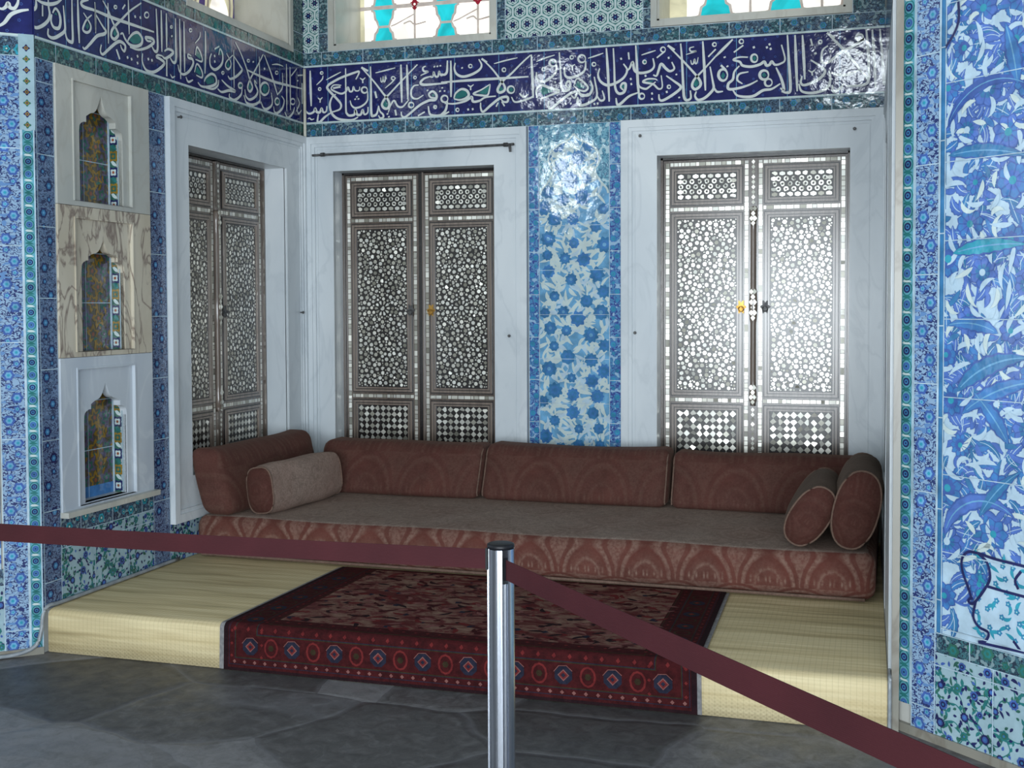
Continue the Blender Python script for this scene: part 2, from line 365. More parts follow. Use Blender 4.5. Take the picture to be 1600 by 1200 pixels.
        if not closed:
            for R in (rings[0], rings[-1]):
                f = s.bm.faces.new(R); f.material_index = s.mi(m)
    def lathe(s, prof, m, seg=40, c=(0, 0)):
        rings = [[s.bm.verts.new((c[0] + r * cos(2 * pi * k / seg), c[1] + r * sin(2 * pi * k / seg), z)) for k in range(seg)] for r, z in prof]
        for A, B in zip(rings, rings[1:]):
            for k in range(seg):
                f = s.bm.faces.new((A[k], A[(k + 1) % seg], B[(k + 1) % seg], B[k])); f.material_index = s.mi(m); f.smooth = True
        for R in (rings[0], rings[-1]):
            f = s.bm.faces.new(R); f.material_index = s.mi(m)
    def build(s, name, parent=None, M=None, loc=None, recalc=False):
        if recalc: bmesh.ops.recalc_face_normals(s.bm, faces=s.bm.faces)
        me = bpy.data.meshes.new(name); s.bm.to_mesh(me); s.bm.free()
        for m in s.mats: me.materials.append(m)
        o = bpy.data.objects.new(name, me); COL.objects.link(o)
        if parent: o.parent = parent
        if M is not None: o.matrix_world = M
        if loc is not None: o.location = loc
        return o

def tag(o, label=None, cat=None, group=None, kind=None):
    if label: o['label'] = label
    if cat: o['category'] = cat
    if group: o['group'] = group
    if kind: o['kind'] = kind
    return o
def empty(name, M=None, loc=None):
    o = bpy.data.objects.new(name, None); o.empty_display_size = 0.1; COL.objects.link(o)
    if M is not None: o.matrix_world = M
    if loc is not None: o.location = loc
    return o
T = Matrix.Translation
RZ = lambda a: Matrix.Rotation(rad(a), 4, 'Z')
M_BACK = T((0, D, 0)); M_LEFT = RZ(90); M_RIGHT = T((W, 0, 0)) @ RZ(-90)
M_PR = T((3.44, 0.034, 0)) @ RZ(-42); M_PL = T((0, -0.03, 0)) @ RZ(42)

def scatter(r, sp, rng, tries=2500):
    P = []
    for _ in range(tries):
        p = (rng.uniform(r[0], r[1]), rng.uniform(r[2], r[3]))
        if all((p[0] - q[0]) ** 2 + (p[1] - q[1]) ** 2 > sp * sp for q in P): P.append(p)
    return P

def arabesque(c, r, sp, rng, blossoms, leaves, stem, fr, leaflen, leafw, nleaf=5, sw=0.006, vein=None, edge=None, rays=None, saw=0, amp=(0.08, 0.16), petals=(7, 8, 9, 10)):
    """blossoms on curling stems with leaves, all inside rectangle r"""
    P = scatter(r, sp, rng)
    P.sort(key=lambda p: p[1])
    for i, p in enumerate(P):
        near = sorted(P[:i], key=lambda q: (q[0] - p[0]) ** 2 + (q[1] - p[1]) ** 2)[:2]
        for q in near:
            d = sqrt((q[0] - p[0]) ** 2 + (q[1] - p[1]) ** 2)
            if d > sp * 2.2: continue
            sg = rng.choice((-1, 1)) * rng.uniform(0.2, 0.4); mx, my = (p[0] + q[0]) / 2 - (q[1] - p[1]) * sg, (p[1] + q[1]) / 2 + (q[0] - p[0]) * sg
            path = spline([q, (mx, my), p], 6)
            c.ribbon(path, sw, stem, 1)
            for k in (3, 6, 9):
                a = math.atan2(path[k][1] - path[k - 1][1], path[k][0] - path[k - 1][0]) + rng.choice((-1, 1)) * rng.uniform(0.5, 1.1)
                c.leaf(path[k][0], path[k][1], a, leaflen * rng.uniform(0.6, 1.1), leafw * rng.uniform(0.7, 1.2), rng.uniform(-1.4, 1.4), rng.choice(leaves), 2, vein, edge, saw)
        for k in range(nleaf):
            a = rng.uniform(0, 2 * pi); rr = fr * rng.uniform(0.7, 1.5)
            c.leaf(p[0] + rr * cos(a), p[1] + rr * sin(a), a + rng.uniform(-1.3, 1.3), leaflen * rng.uniform(0.7, 1.3), leafw * rng.uniform(0.7, 1.2), rng.uniform(-1.8, 1.8), rng.choice(leaves), 2, vein, edge, saw)
    for p in P:
        b = rng.choice(blossoms); c.flower(p[0], p[1], fr * rng.uniform(0.7, 1.15), rng.choice(petals), b, 6, rng.uniform(*amp), rng.uniform(0, 6), edge, rays)

def tile_lines(c, r, du=None, dv=None, m=None, w=0.004, u_off=0.0, v_off=0.0, lay=9):
    m = m or GROUT
    if du:
        u = r[0] + u_off
        while u < r[1]: c.poly(rect(u - w / 2, u + w / 2, r[2], r[3]), m, lay); u += du
    if dv:
        v = r[2] + v_off
        while v < r[3]: c.poly(rect(r[0], r[1], v - w / 2, v + w / 2), m, lay); v += dv

trim_no = [0]
def panel(M, r, mat, label, thick=0.006, draw=None, name=None, parent=None, flip=False):
    """one tiled panel lying on a wall (structure); draw adds its painted pattern"""
    c = MB(clip=r); c.y0 = -thick
    if flip: c.mu = -1; c.box(-r[1], -r[0], -thick, 0.002, r[2], r[3], mat)
    else: c.box(r[0], r[1], -thick, 0.002, r[2], r[3], mat)
    if draw: draw(c)
    if not name: trim_no[0] += 1; name = 'trim_%d' % trim_no[0]
    o = c.build(name, parent, M)
    if not parent: tag(o, label, 'tile panel', kind='structure')
    return o
# traced lettering and vase outline, millimetres on their wall: width, then u v pairs
INK_B=[[18,53,2891,55,2777,58,2676],[18,7,2685,25,2644,47,2631,75,2641,84,2661,94,2640,115,2636,127,2659,139,2635,158,2640,163,2671],[10,34,2599,46,2604,59,2594,77,2598],[10,140,2872,137,2866,131,2865,125,2867,122,2873,125,2878,131,2880,137,2877,140,2872],[10,139,2855,132,2833,95,2802],[10,125,2775,122,2770,116,2768,110,2771,108,2776,110,2782,116,2784,123,2781,125,2775],[10,103,2724,118,2714,134,2725],[10,119,2714,117,2694],[10,160,2829,209,2850,258,2870],[18,355,2820,373,2849,376,2866,352,2862,261,2837,193,2808,169,2790,172,2770,229,2711,256,2677,250,2649,216,2637,192,2633],[18,223,2739,199,2724,183,2686,186,2647,204,2613,240,2589,301,2579,337,2581,368,2594],[18,195,2633,148,2605,114,2576,99,2582,105,2624],[14,260,2790,236,2794,206,2793,193,2772,223,2753,260,2740,290,2752,303,2776,315,2751,333,2753,339,2777,351,2754,375,2753,381,2775],[14,205,2776,254,2782],[18,289,2890,289,2763,289,2642,296,2617,313,2606,344,2611,351,2639,362,2610,386,2609,398,2636,410,2608,431,2618,434,2651],[14,431,2752,425,2740,411,2736,398,2742,392,2755,398,2767,411,2771,425,2765,431,2752],[14,432,2744,429,2689,392,2658,350,2650,326,2667,317,2696],[10,345,2700,356,2704],[10,366,2701,377,2704],[10,356,2714,367,2718],[10,382,2827,400,2816,418,2827],[10,400,2816,401,2795],[18,452,2891,454,2748,455,2611,470,2597,491,2609,503,2655],[14,503,2653,511,2622,530,2602,532,2585,512,2581,501,2598],[14,436,2865,392,2889],[18,392,2889,472,2802,531,2728,560,2693,572,2660,560,2636,536,2640,524,2662,542,2694,566,2715,656,2797,753,2883],[14,480,2741,490,2701],[10,484,2851,550,2862,612,2873],[10,517,2821,519,2799,528,2796,533,2826,537,2797,546,2800,549,2830,556,2808],[10,609,2812,605,2805,598,2803,590,2806,587,2813,590,2820,598,2822,606,2819,609,2812],[10,615,2815,591,2790,546,2757],[18,648,2890,650,2781,652,2666],[18,686,2887,689,2784,691,2681],[14,565,2611,578,2649,602,2680,625,2646,654,2639,684,2665,696,2680],[14,729,2647,724,2637,712,2633,700,2638,696,2649,701,2659,712,2663,724,2658,729,2647],[18,648,2612,651,2588,672,2579,707,2601,766,2644,824,2668,865,2671,872,2698,848,2721,825,2706,836,2686,865,2681],[10,554,2601,565,2605],[10,563,2584,574,2588],[14,609,2625,616,2591],[14,761,2763,732,2760,713,2734,717,2695,749,2682,790,2702],[10,747,2808,744,2802,738,2800,732,2803,729,2809,732,2814,738,2816,744,2813,747,2808],[14,806,2871,788,2862,794,2842,820,2837,773,2818],[18,843,2810,796,2799,772,2776,790,2763,854,2762,941,2764],[10,855,2862,866,2866],[10,874,2863,884,2867],[10,893,2865,903,2869],[14,825,2808,849,2804,855,2833,866,2808,883,2807,890,2835,901,2810,918,2812],[10,889,2717,900,2721],[10,904,2736,914,2739],[10,918,2717,928,2720],[10,811,2726,821,2730],[14,873,2627,870,2622,865,2620,859,2623,857,2628,859,2634,865,2635,871,2633,873,2627],[10,754,2582,798,2603],[18,951,2596,916,2582,870,2576,830,2589,820,2636],[10,17,2896,19,2779,13,2684],[18,963,2893,964,2783,963,2681],[18,901,2819,924,2814,939,2833,942,2895],[18,991,2878,985,2846,999,2813,1039,2795,1096,2806,1141,2830,1153,2857,1136,2890],[10,1028,2844,1038,2848],[10,1095,2853,1092,2846,1084,2844,1077,2847,1074,2854,1077,2861,1085,2863,1092,2860,1095,2853],[18,901,2770,1016,2771,1129,2772,1298,2771,1437,2771],[14,1186,2868,1153,2892],[18,1156,2891,1220,2826,1270,2760,1293,2724,1291,2700,1264,2690,1250,2705,1264,2734,1292,2764,1332,2793,1398,2852,1449,2893],[10,1229,2858,1299,2872,1371,2883],[10,1301,2819,1298,2811,1290,2809,1282,2812,1279,2820,1282,2827,1290,2830,1298,2826,1301,2819],[18,1454,2896,1460,2769,1465,2648],[10,1484,2854,1541,2872,1593,2884],[14,1603,2839,1597,2825,1582,2821,1568,2827,1561,2842,1568,2855,1582,2860,1597,2853,1603,2839],[18,1604,2831,1598,2785,1552,2747,1514,2737,1487,2757,1484,2794],[10,1537,2807,1534,2800,1527,2798,1521,2801,1518,2808,1521,2814,1528,2817,1534,2813,1537,2807],[18,1620,2898,1626,2806,1631,2717,1636,2691,1650,2677,1677,2686,1684,2719,1671,2731,1659,2710,1674,2691],[14,1774,2851,1768,2837,1752,2832,1737,2839,1731,2854,1737,2868,1752,2874,1768,2866,1774,2851],[18,1775,2838,1768,2787,1725,2758,1677,2751,1653,2768,1650,2815],[10,1703,2864,1700,2857,1693,2855,1686,2858,1684,2865,1686,2871,1693,2874,1700,2871,1703,2864],[10,1677,2827,1694,2816,1712,2824],[10,1695,2816,1697,2791],[14,944,2672,938,2658,923,2653,908,2660,902,2674,909,2687,923,2692,938,2686,944,2672],[18,941,2656,928,2605,897,2580],[18,981,2672,992,2701,1027,2723,1061,2713,1073,2686,1052,2668,1015,2661,981,2670],[18,923,2646,986,2641,1049,2652,1078,2667,1092,2674,1100,2647,1140,2650,1174,2667,1239,2671],[14,1205,2742,1152,2713,1101,2692,1152,2680,1188,2679,1200,2711,1205,2742],[10,1067,2745,1085,2735,1104,2746],[10,1085,2735,1085,2714],[14,1064,2601,1074,2605],[14,1092,2602,1102,2605],[10,1013,2603,1010,2597,1003,2594,996,2598,993,2605,996,2611,1003,2614,1010,2610,1013,2603],[14,1353,2702,1347,2688,1332,2683,1317,2690,1311,2704,1317,2718,1332,2723,1347,2716,1353,2702],[18,1146,2639,1147,2605,1162,2585,1208,2620,1264,2657,1309,2662,1310,2636,1286,2636,1270,2653],[14,1334,2661,1353,2632,1398,2635,1458,2654,1465,2675],[14,1381,2679,1409,2657,1436,2671],[18,1489,2647,1483,2689,1511,2718,1563,2700,1618,2678,1568,2658,1508,2640],[14,1591,2728,1600,2732],[18,1558,2627,1556,2591,1573,2582,1622,2619,1677,2656,1721,2669,1710,2634,1690,2650],[14,1653,2602,1662,2606],[14,1682,2602,1692,2606],[14,1704,2703,1725,2743,1768,2715,1787,2687,1768,2670,1731,2680,1704,2703],[14,1790,2656,1757,2641,1731,2660],[14,1730,2634,1736,2597,1768,2591,1792,2604],[10,1253,2633,1241,2610],[10,1275,2638,1292,2610],[10,1833,2816,1830,2809,1822,2807,1815,2810,1812,2818,1815,2825,1822,2827,1830,2824,1833,2816],[10,1785,2765,1796,2753,1804,2763],[10,1788,2853,1833,2864,1876,2876],[18,1855,2792,1846,2756,1860,2719,1897,2696,1944,2703,1992,2731,2013,2772,1992,2809],[14,1974,2836,1983,2840],[10,2020,2871,2024,2831],[18,2006,2767,2026,2781,2044,2816,2055,2769,2086,2752,2138,2758,2165,2783,2159,2829],[18,1894,2903,1903,2763,1910,2603],[18,1934,2900,1939,2797,1944,2683,1965,2645,1997,2654,2004,2695,1986,2700,1976,2680,1993,2660],[18,2062,2907,2069,2778,2075,2676,2081,2624],[10,2094,2851,2133,2861,2174,2871],[10,2229,2872,2225,2863,2215,2860,2206,2865,2202,2874,2206,2883,2215,2887,2225,2882,2229,2872],[10,2226,2863,2180,2830],[10,2122,2811,2119,2804,2112,2801,2105,2805,2102,2812,2105,2819,2112,2822,2119,2818,2122,2811],[18,2264,2802,2278,2765,2254,2752,2231,2768,2205,2795,2191,2761,2179,2731,2160,2737],[14,2242,2824,2251,2827],[14,2280,2867,2241,2894],[18,2241,2894,2318,2813,2389,2732,2420,2690,2421,2661,2394,2644,2377,2663,2389,2698,2445,2754,2540,2854],[18,2313,2900,2320,2818,2328,2661,2333,2605,2346,2587,2369,2597,2367,2639],[10,2387,2877,2364,2871,2370,2853,2400,2852,2343,2837],[10,2369,2805,2374,2784,2384,2786,2390,2809,2395,2785,2404,2789,2410,2818],[18,2435,2904,2444,2755,2450,2634],[10,2509,2881,2506,2874,2499,2872,2492,2875,2489,2883,2492,2889,2499,2892,2506,2889,2509,2881],[10,2506,2856,2465,2817],[18,2475,2763,2490,2682,2495,2646,2480,2622,2445,2593,2410,2585,2393,2607,2400,2632],[14,2495,2651,2513,2624,2546,2624],[14,2184,2705,2169,2714,2128,2716,2102,2702,2138,2692,2164,2683,2190,2658,2211,2668,2205,2732],[14,2174,2698,2138,2672,2117,2662,2086,2674,2076,2696],[14,2112,2622,2107,2611,2096,2607,2085,2612,2081,2623,2085,2634,2096,2638,2107,2633,2112,2622],[18,2075,2644,2023,2626,1976,2588,1956,2585,1949,2621],[14,2112,2733,2122,2736],[14,2149,2633,2158,2636],[14,2149,2602,2158,2606],[14,2029,2720,2038,2724],[14,2032,2692,2041,2695],[18,2233,2728,2277,2695,2314,2662,2287,2632,2221,2595,2196,2598,2192,2628],[10,2258,2665,2255,2659,2249,2657,2242,2660,2240,2666,2242,2673,2249,2675,2255,2672,2258,2665],[14,2231,2637,2241,2640],[10,2285,2730,2294,2733],[10,2301,2602,2310,2606],[18,1801,2728,1813,2681,1790,2646,1747,2652,1731,2675],[18,1824,2747,1839,2638,1795,2603,1747,2590,1726,2608,1728,2639],[14,1838,2642,1859,2612,1882,2620,1870,2667],[14,1820,2593,1829,2596],[14,1839,2594,1848,2598],[18,2505,2816,2546,2854,2598,2903],[10,2656,2887,2653,2879,2645,2877,2637,2880,2633,2889,2637,2897,2645,2900,2653,2896,2656,2887],[10,2655,2867,2604,2832],[14,2706,2850,2717,2854],[14,2776,2845,2786,2849],[14,2790,2860,2800,2864],[14,2796,2836,2806,2840],[18,2571,2711,2563,2690,2546,2682,2529,2692,2521,2714,2528,2736,2546,2744,2563,2734,2571,2711],[14,2534,2767,2561,2739],[10,2549,2807,2560,2811],[10,2564,2756,2575,2761],[18,2680,2801,2633,2804,2601,2792,2636,2779,2651,2758,2697,2749,2744,2758,2767,2771,2778,2751,2795,2753,2807,2770,2824,2751,2853,2755,2877,2777,2858,2856],[14,2732,2792,2727,2777,2715,2772,2702,2779,2697,2794,2702,2809,2715,2814,2727,2807,2732,2792],[18,2634,2757,2607,2727,2599,2686,2575,2664,2577,2635,2628,2636,2686,2651,2732,2672],[14,2683,2722,2634,2713,2623,2682,2651,2659],[18,2599,2628,2628,2595,2704,2588,2761,2617,2807,2622,2853,2648],[18,2791,2698,2784,2681,2767,2675,2750,2683,2743,2701,2750,2718,2767,2724,2784,2716,2791,2698],[14,2810,2656,2804,2643,2790,2638,2776,2644,2771,2659,2776,2672,2790,2677,2804,2671,2810,2656],[18,2830,2736,2859,2671,2872,2612,2853,2625],[18,2859,2606,2888,2598,2906,2616,2898,2761,2889,2906],[18,2929,2903,2935,2759,2942,2602],[18,2968,2900,2975,2785,2981,2663],[18,3011,2765,3062,2728,3086,2697,3051,2658,2984,2633,2961,2646,2967,2682],[18,2950,2642,2967,2600,3029,2589,3096,2610,3114,2656,3107,2702],[14,3031,2796,3042,2800],[10,3070,2856,3068,2850,3061,2847,3055,2851,3052,2857,3055,2864,3061,2866,3068,2863,3070,2856],[10,3011,2877,3020,2839],[10,3000,2711,3018,2700,3035,2712],[10,3018,2700,3021,2681],[14,3135,2872,3095,2903],[18,3095,2903,3167,2824,3245,2727,3268,2692],[18,3283,2856,3275,2879,3255,2883,3244,2868,3258,2852,3284,2855,3223,2820,3168,2795,3112,2752,3079,2743,3067,2767,3073,2813,3101,2834],[14,3107,2800,3117,2804],[14,3182,2863,3192,2867],[10,3257,2803,3244,2790,3279,2783,3234,2767],[18,3118,2690,3168,2674,3224,2680,3262,2698],[18,3123,2626,3130,2590,3158,2600,3185,2628],[18,3268,2692,3307,2644,3285,2616,3196,2615],[18,3296,2906,3307,2775,3313,2638],[18,3326,2903,3337,2756,3345,2596],[18,3365,2904,3378,2753,3385,2651,3386,2617,3400,2609]]
FILL_B=[[530,2659,548,2686,565,2660,554,2643,537,2646],[841,2700,853,2708,863,2693,848,2690],[1253,2708,1269,2727,1287,2706,1270,2695],[981,2674,1004,2703,1038,2717,1064,2702,1058,2681,1015,2669],[1129,2693,1169,2715,1200,2735,1191,2701,1180,2684],[1317,2704,1332,2716,1348,2702,1332,2688],[1500,2688,1519,2708,1587,2681,1524,2660],[1714,2705,1728,2732,1760,2705,1771,2686,1736,2688],[1573,2845,1582,2851,1591,2840,1582,2833],[2384,2670,2397,2708,2415,2676,2400,2654],[2104,2816,2112,2821,2120,2811,2112,2803],[1981,2681,1992,2696,2000,2685,1992,2668],[2122,2705,2164,2706,2148,2696],[2534,2708,2546,2731,2558,2712,2547,2689],[2703,2794,2715,2808,2726,2792,2715,2776],[2753,2700,2767,2714,2781,2696,2767,2685]]
INK_L=[[18,-37,2648,-38,2618,-16,2612,24,2632,56,2660,66,2687,60,2716,58,2745],[18,-17,2729,22,2724,67,2729,112,2746,143,2768],[10,22,2715,21,2668],[18,84,2697,103,2720,125,2707,134,2676,123,2643,91,2638,74,2659,79,2690],[18,154,2745,161,2679,161,2641,127,2613,85,2592,54,2597,55,2625],[18,161,2641,174,2608,197,2600,212,2611,211,2691,211,2786],[18,250,2796,252,2700,256,2607],[14,288,2746,316,2724,337,2701,330,2677,305,2664,282,2672,296,2704,317,2728,345,2750],[18,324,2811,282,2794,274,2780,298,2772,363,2775,529,2776],[18,372,2760,422,2717,444,2702,432,2686,380,2665,329,2619,293,2590,278,2596],[14,369,2806,370,2743,370,2675],[18,-49,2677,-27,2686,-17,2703,-18,2726],[18,362,2775,470,2772,625,2775,817,2780],[14,368,2812,371,2745,370,2678],[18,425,2833,465,2796,493,2756,527,2720,534,2703,508,2679,484,2685,486,2711,510,2738,559,2778,627,2835,717,2894],[14,462,2831,462,2738,461,2649],[14,615,2883,617,2803,618,2725],[10,529,2829,526,2824,518,2820,510,2820,507,2824,511,2830,518,2833,526,2833,529,2829],[10,591,2855,569,2830],[18,409,2633,402,2603,419,2592,460,2622,514,2662,550,2677,586,2666,579,2639,560,2646,550,2663],[18,551,2711,569,2718,587,2696,623,2678,672,2681,712,2701,719,2729,687,2748,649,2735,617,2707,605,2689],[18,622,2667,685,2668,749,2689,796,2715,816,2735,795,2745,747,2739,762,2726,795,2730],[18,794,2711,820,2689,844,2705,842,2805,837,2896],[18,879,2899,880,2795,880,2698],[18,922,2894,922,2804,921,2726],[14,519,2635,543,2595],[14,597,2612,608,2618],[14,628,2611,639,2616],[14,675,2634,686,2639],[14,674,2602,685,2607],[14,761,2638,773,2643],[14,790,2638,802,2643],[14,661,2815,672,2821],[14,702,2820,713,2826],[18,721,2658,718,2619,746,2586,804,2586,858,2612,900,2647,866,2660,833,2664,847,2676,880,2679],[18,880,2679,906,2672,948,2692,978,2718,935,2723,901,2706],[18,948,2685,975,2666,1000,2683,1000,2782,1000,2888],[18,1037,2893,1039,2751,1040,2596],[18,1076,2890,1076,2758,1076,2639],[10,777,2852,772,2841,759,2834,746,2835,741,2843,747,2854,760,2861,772,2860,777,2852],[14,1176,2743,1193,2787,1230,2758,1238,2723,1177,2721],[14,1166,2654,1191,2701,1235,2673,1236,2640,1182,2642],[18,1017,2663,1030,2633,1065,2624,1116,2649,1155,2694,1147,2716,1111,2717,1110,2733,1140,2731],[18,1273,2886,1273,2779,1265,2666],[10,1149,2863,1145,2857,1136,2852,1127,2852,1123,2857,1127,2863,1136,2867,1146,2867,1149,2863],[10,1225,2871,1218,2841,1175,2802],[14,1086,2616,1108,2595,1152,2612],[14,920,2671,918,2587],[10,975,2839,972,2835,965,2832,958,2832,956,2835,959,2840,965,2843,972,2843,975,2839],[10,961,2790,974,2796],[10,949,2603,966,2590,990,2601],[18,1402,2789,1417,2824,1442,2797,1431,2748,1368,2706,1322,2714,1313,2750,1330,2782],[14,1354,2773,1368,2779],[14,1355,2744,1369,2750],[10,1455,2706,1451,2700,1442,2696,1433,2697,1429,2701,1433,2706,1443,2710,1452,2710,1455,2706],[10,1410,2837,1362,2812],[14,1481,2814,1522,2779,1523,2753,1496,2732,1470,2743,1482,2771,1547,2818],[18,1556,2816,1630,2770,1640,2754,1586,2713,1519,2685,1493,2696],[14,1556,2846,1556,2751,1555,2643],[18,1574,2893,1632,2844,1690,2776,1726,2718,1754,2683,1727,2654,1701,2669,1726,2718,1815,2815,1880,2891],[18,1690,2768,1814,2761,1998,2758,2193,2769,2362,2780],[14,1834,2868,1836,2738,1837,2603],[18,1894,2889,1971,2799,2016,2730,2044,2688],[18,1945,2708,1929,2680,1893,2663,1857,2667,1843,2690,1859,2717,1895,2734,1931,2730,1945,2708],[18,1196,2608,1233,2594,1310,2607,1373,2635,1368,2669,1327,2676,1276,2648,1257,2623],[14,1271,2593,1341,2600,1389,2626,1399,2658],[18,1429,2663,1485,2643,1568,2627,1501,2620,1428,2599,1387,2609],[14,1646,2672,1639,2661,1623,2654,1607,2655,1601,2665,1608,2676,1624,2683,1639,2682,1646,2672],[18,1642,2659,1626,2617,1558,2578,1508,2584,1507,2605],[18,1670,2655,1680,2621,1721,2608,1784,2635,1813,2671,1785,2701,1779,2723,1805,2710],[18,1659,2622,1686,2586,1756,2585,1828,2614,1840,2649],[18,1846,2618,1875,2587,1919,2588,1978,2626,1968,2689],[18,1995,2615,2005,2585,2042,2585,2101,2623,2123,2669,2092,2692],[14,2065,2655,2057,2639,2038,2631,2019,2633,2011,2646,2020,2661,2039,2670,2058,2667,2065,2655],[14,2044,2691,2103,2745,2105,2829],[18,2156,2891,2156,2750,2154,2613],[18,2200,2881,2201,2758,2200,2625],[18,2129,2604,2168,2576,2230,2614,2253,2652],[14,2260,2687,2251,2673,2231,2665,2211,2667,2203,2677,2211,2691,2231,2699,2252,2698,2260,2687],[14,2293,2716,2315,2682,2270,2627],[10,1981,2852,2048,2867,2116,2869],[14,1884,2808,1900,2815],[10,2055,2820,2050,2813,2037,2808,2025,2808,2020,2813,2025,2820,2038,2825,2050,2825,2055,2820],[10,2287,2888,2214,2831],[14,2352,2813,2353,2688],[10,1727,2824,1723,2818,1713,2814,1703,2814,1699,2819,1703,2824,1713,2828,1723,2828,1727,2824],[10,1758,2822,1774,2829],[10,2296,2849,2364,2864],[10,2286,2814,2305,2821],[14,2281,2657,2301,2622,2343,2648]]
FILL_L=[[301,2689,316,2712,328,2696,313,2678],[95,2694,107,2707,116,2693],[497,2702,510,2727,527,2709,512,2689],[617,2699,655,2734,687,2743,713,2727,698,2700,648,2688],[1181,2740,1194,2775,1230,2750,1225,2730],[1175,2657,1192,2689,1228,2667,1223,2648],[769,2734,795,2739,788,2731],[1482,2750,1497,2778,1511,2755,1496,2740],[1714,2676,1726,2700,1740,2681,1727,2660],[1862,2691,1881,2721,1908,2726,1931,2710,1916,2678,1879,2671],[1264,2631,1311,2667,1356,2658,1357,2635,1287,2614],[1612,2666,1625,2680,1634,2668,1623,2658],[1409,2792,1419,2813,1433,2795],[2024,2648,2040,2664,2055,2651,2039,2634]]
INK_P=[[18,-132,2677,-113,2673,-99,2683,-90,2699,-84,2682,-67,2680,-55,2700,-51,2721],[18,-133,2598,-106,2618,-81,2653,-48,2671,-13,2680]]
FILL_P=[]
VASE=[[278,510,261,550,241,594,238,633,259,660,298,663,363,656,451,653,498,651],[298,663,331,640,343,595,327,559,302,522,280,498,264,503,273,516],[291,508,283,458,303,430,339,419,329,391,302,380],[302,380,367,383,455,388,502,389],[332,565,386,562,452,560,499,559],[452,635,432,604,443,578],[428,415,455,388],[199,2463,207,2370,193,2322,152,2273]]
VASE_BODY=[290, 661, 363, 656, 498, 651, 502, 389, 367, 383, 302, 380, 329, 391, 339, 419, 303, 430, 283, 458, 291, 508, 327, 559, 343, 595, 331, 640]
# ================================================================ the setting
def shell(name, label, b, M=None):
    return tag(b.build(name, None, M), label, name.split('_')[0], kind='structure')
b = MB(); b.box(-4.2, 8.2, -7.6, 0.0, -0.12, 0, FLAG); b.box(-0.4, 3.9, 0.0, 2.9, -0.12, 0, FLAG)
shell('floor', 'dark grey flagstone floor of irregular polygonal slabs', b)
b = MB(); b.box(-0.4, 3.9, 0.0, 3.0, 4.4, 4.55, PLASTER); b.box(-4.2, 8.2, -7.6, 0.0, 6.2, 6.35, PLASTER); b.box(-4.2, 8.2, 0.0, 0.15, 4.4, 6.35, PLASTER)
shell('ceiling', 'pale plaster ceiling', b)

OPB = [(0.201, 1.227, 0.50, 2.275), (2.182, 3.218, 0.50, 2.288)]     # shutter openings of the back wall
WIN = [(0.21, 1.21, 3.03, 4.05), (2.18, 3.19, 3.035, 4.05)]
OPL = (1.092, 2.135, 0.595, 2.274); WINL = (1.14, 2.21, 3.01, 4.05)
NI = [(0.25, 0.56, 1.90, 2.27, 2.406), (0.25, 0.56, 1.26, 1.66, 1.758), (0.25, 0.56, 0.59, 1.00, 1.117)]
grow = lambda q: rect(q[0] - .013, q[1] + .013, q[2] - .013, q[3] + .013)
b = MB(); b.plate(rect(-0.35, W + 0.35, -0.0, 4.4), [grow(q) for q in OPB + WIN], 0.004, 0.42, PLASTER)
shell('wall_back', 'back wall of the alcove behind the long sofa', b, M_BACK)
b = MB(); b.plate(rect(-0.03, D, 0, 4.4), [grow(OPL), grow(WINL)] + [grow((q[0], q[1], q[2], q[4])) for q in NI], 0.004, 0.42, PLASTER)
shell('wall_left', 'left wall of the alcove holding the three small niches', b, M_LEFT)
neg = lambda q: (-q[1], -q[0]) + tuple(q[2:])
b = MB(); b.plate(rect(-D, -0.06, 0, 4.4), [grow(neg(OPL)), grow(neg(WINL))], 0.004, 0.42, PLASTER)
b.box(-0.06, -0.0, -0.002, 0.022, 0, 4.4, M_POST)
shell('wall_right', 'right wall of the alcove, seen edge on in pale marble', b, M_RIGHT)
b = MB(); b.box(-0.023, 1.75, 0.004, 0.3, 0, 4.4, PLASTER)
shell('wall_front_right', 'angled blue tiled pier at the right of the alcove', b, M_PR)
b = MB(); b.box(-1.75, 0.0, 0.004, 0.3, 0, 4.4, PLASTER)
shell('wall_front_left', 'angled blue tiled pier at the left of the alcove', b, M_PL)
b = MB(); b.plate(rect(-4.2, 8.2, 0, 6.3), [rect(1.15, 3.15, 0.02, 2.65), rect(3.75, 5.75, 0.02, 2.75), rect(-1.02, -0.54, 2.9, 3.7), rect(-1.18, -0.72, 4.35, 4.75), rect(2.82, 3.38, 4.3, 4.8)], -0.2, 0.1, PLASTER)  # second large opening is added for the side light
shell('wall_rear', 'plaster wall behind the viewer with a doorway and an added opening for side light', b, T((0, -7.3, 0)))
b = MB(); b.box(0.0, W, 0.0, D, 0, S - 0.012, M_GREY)
trim_no[0] += 1; tag(b.build('trim_%d' % trim_no[0]), 'low step carrying the straw matting', 'step', kind='structure')

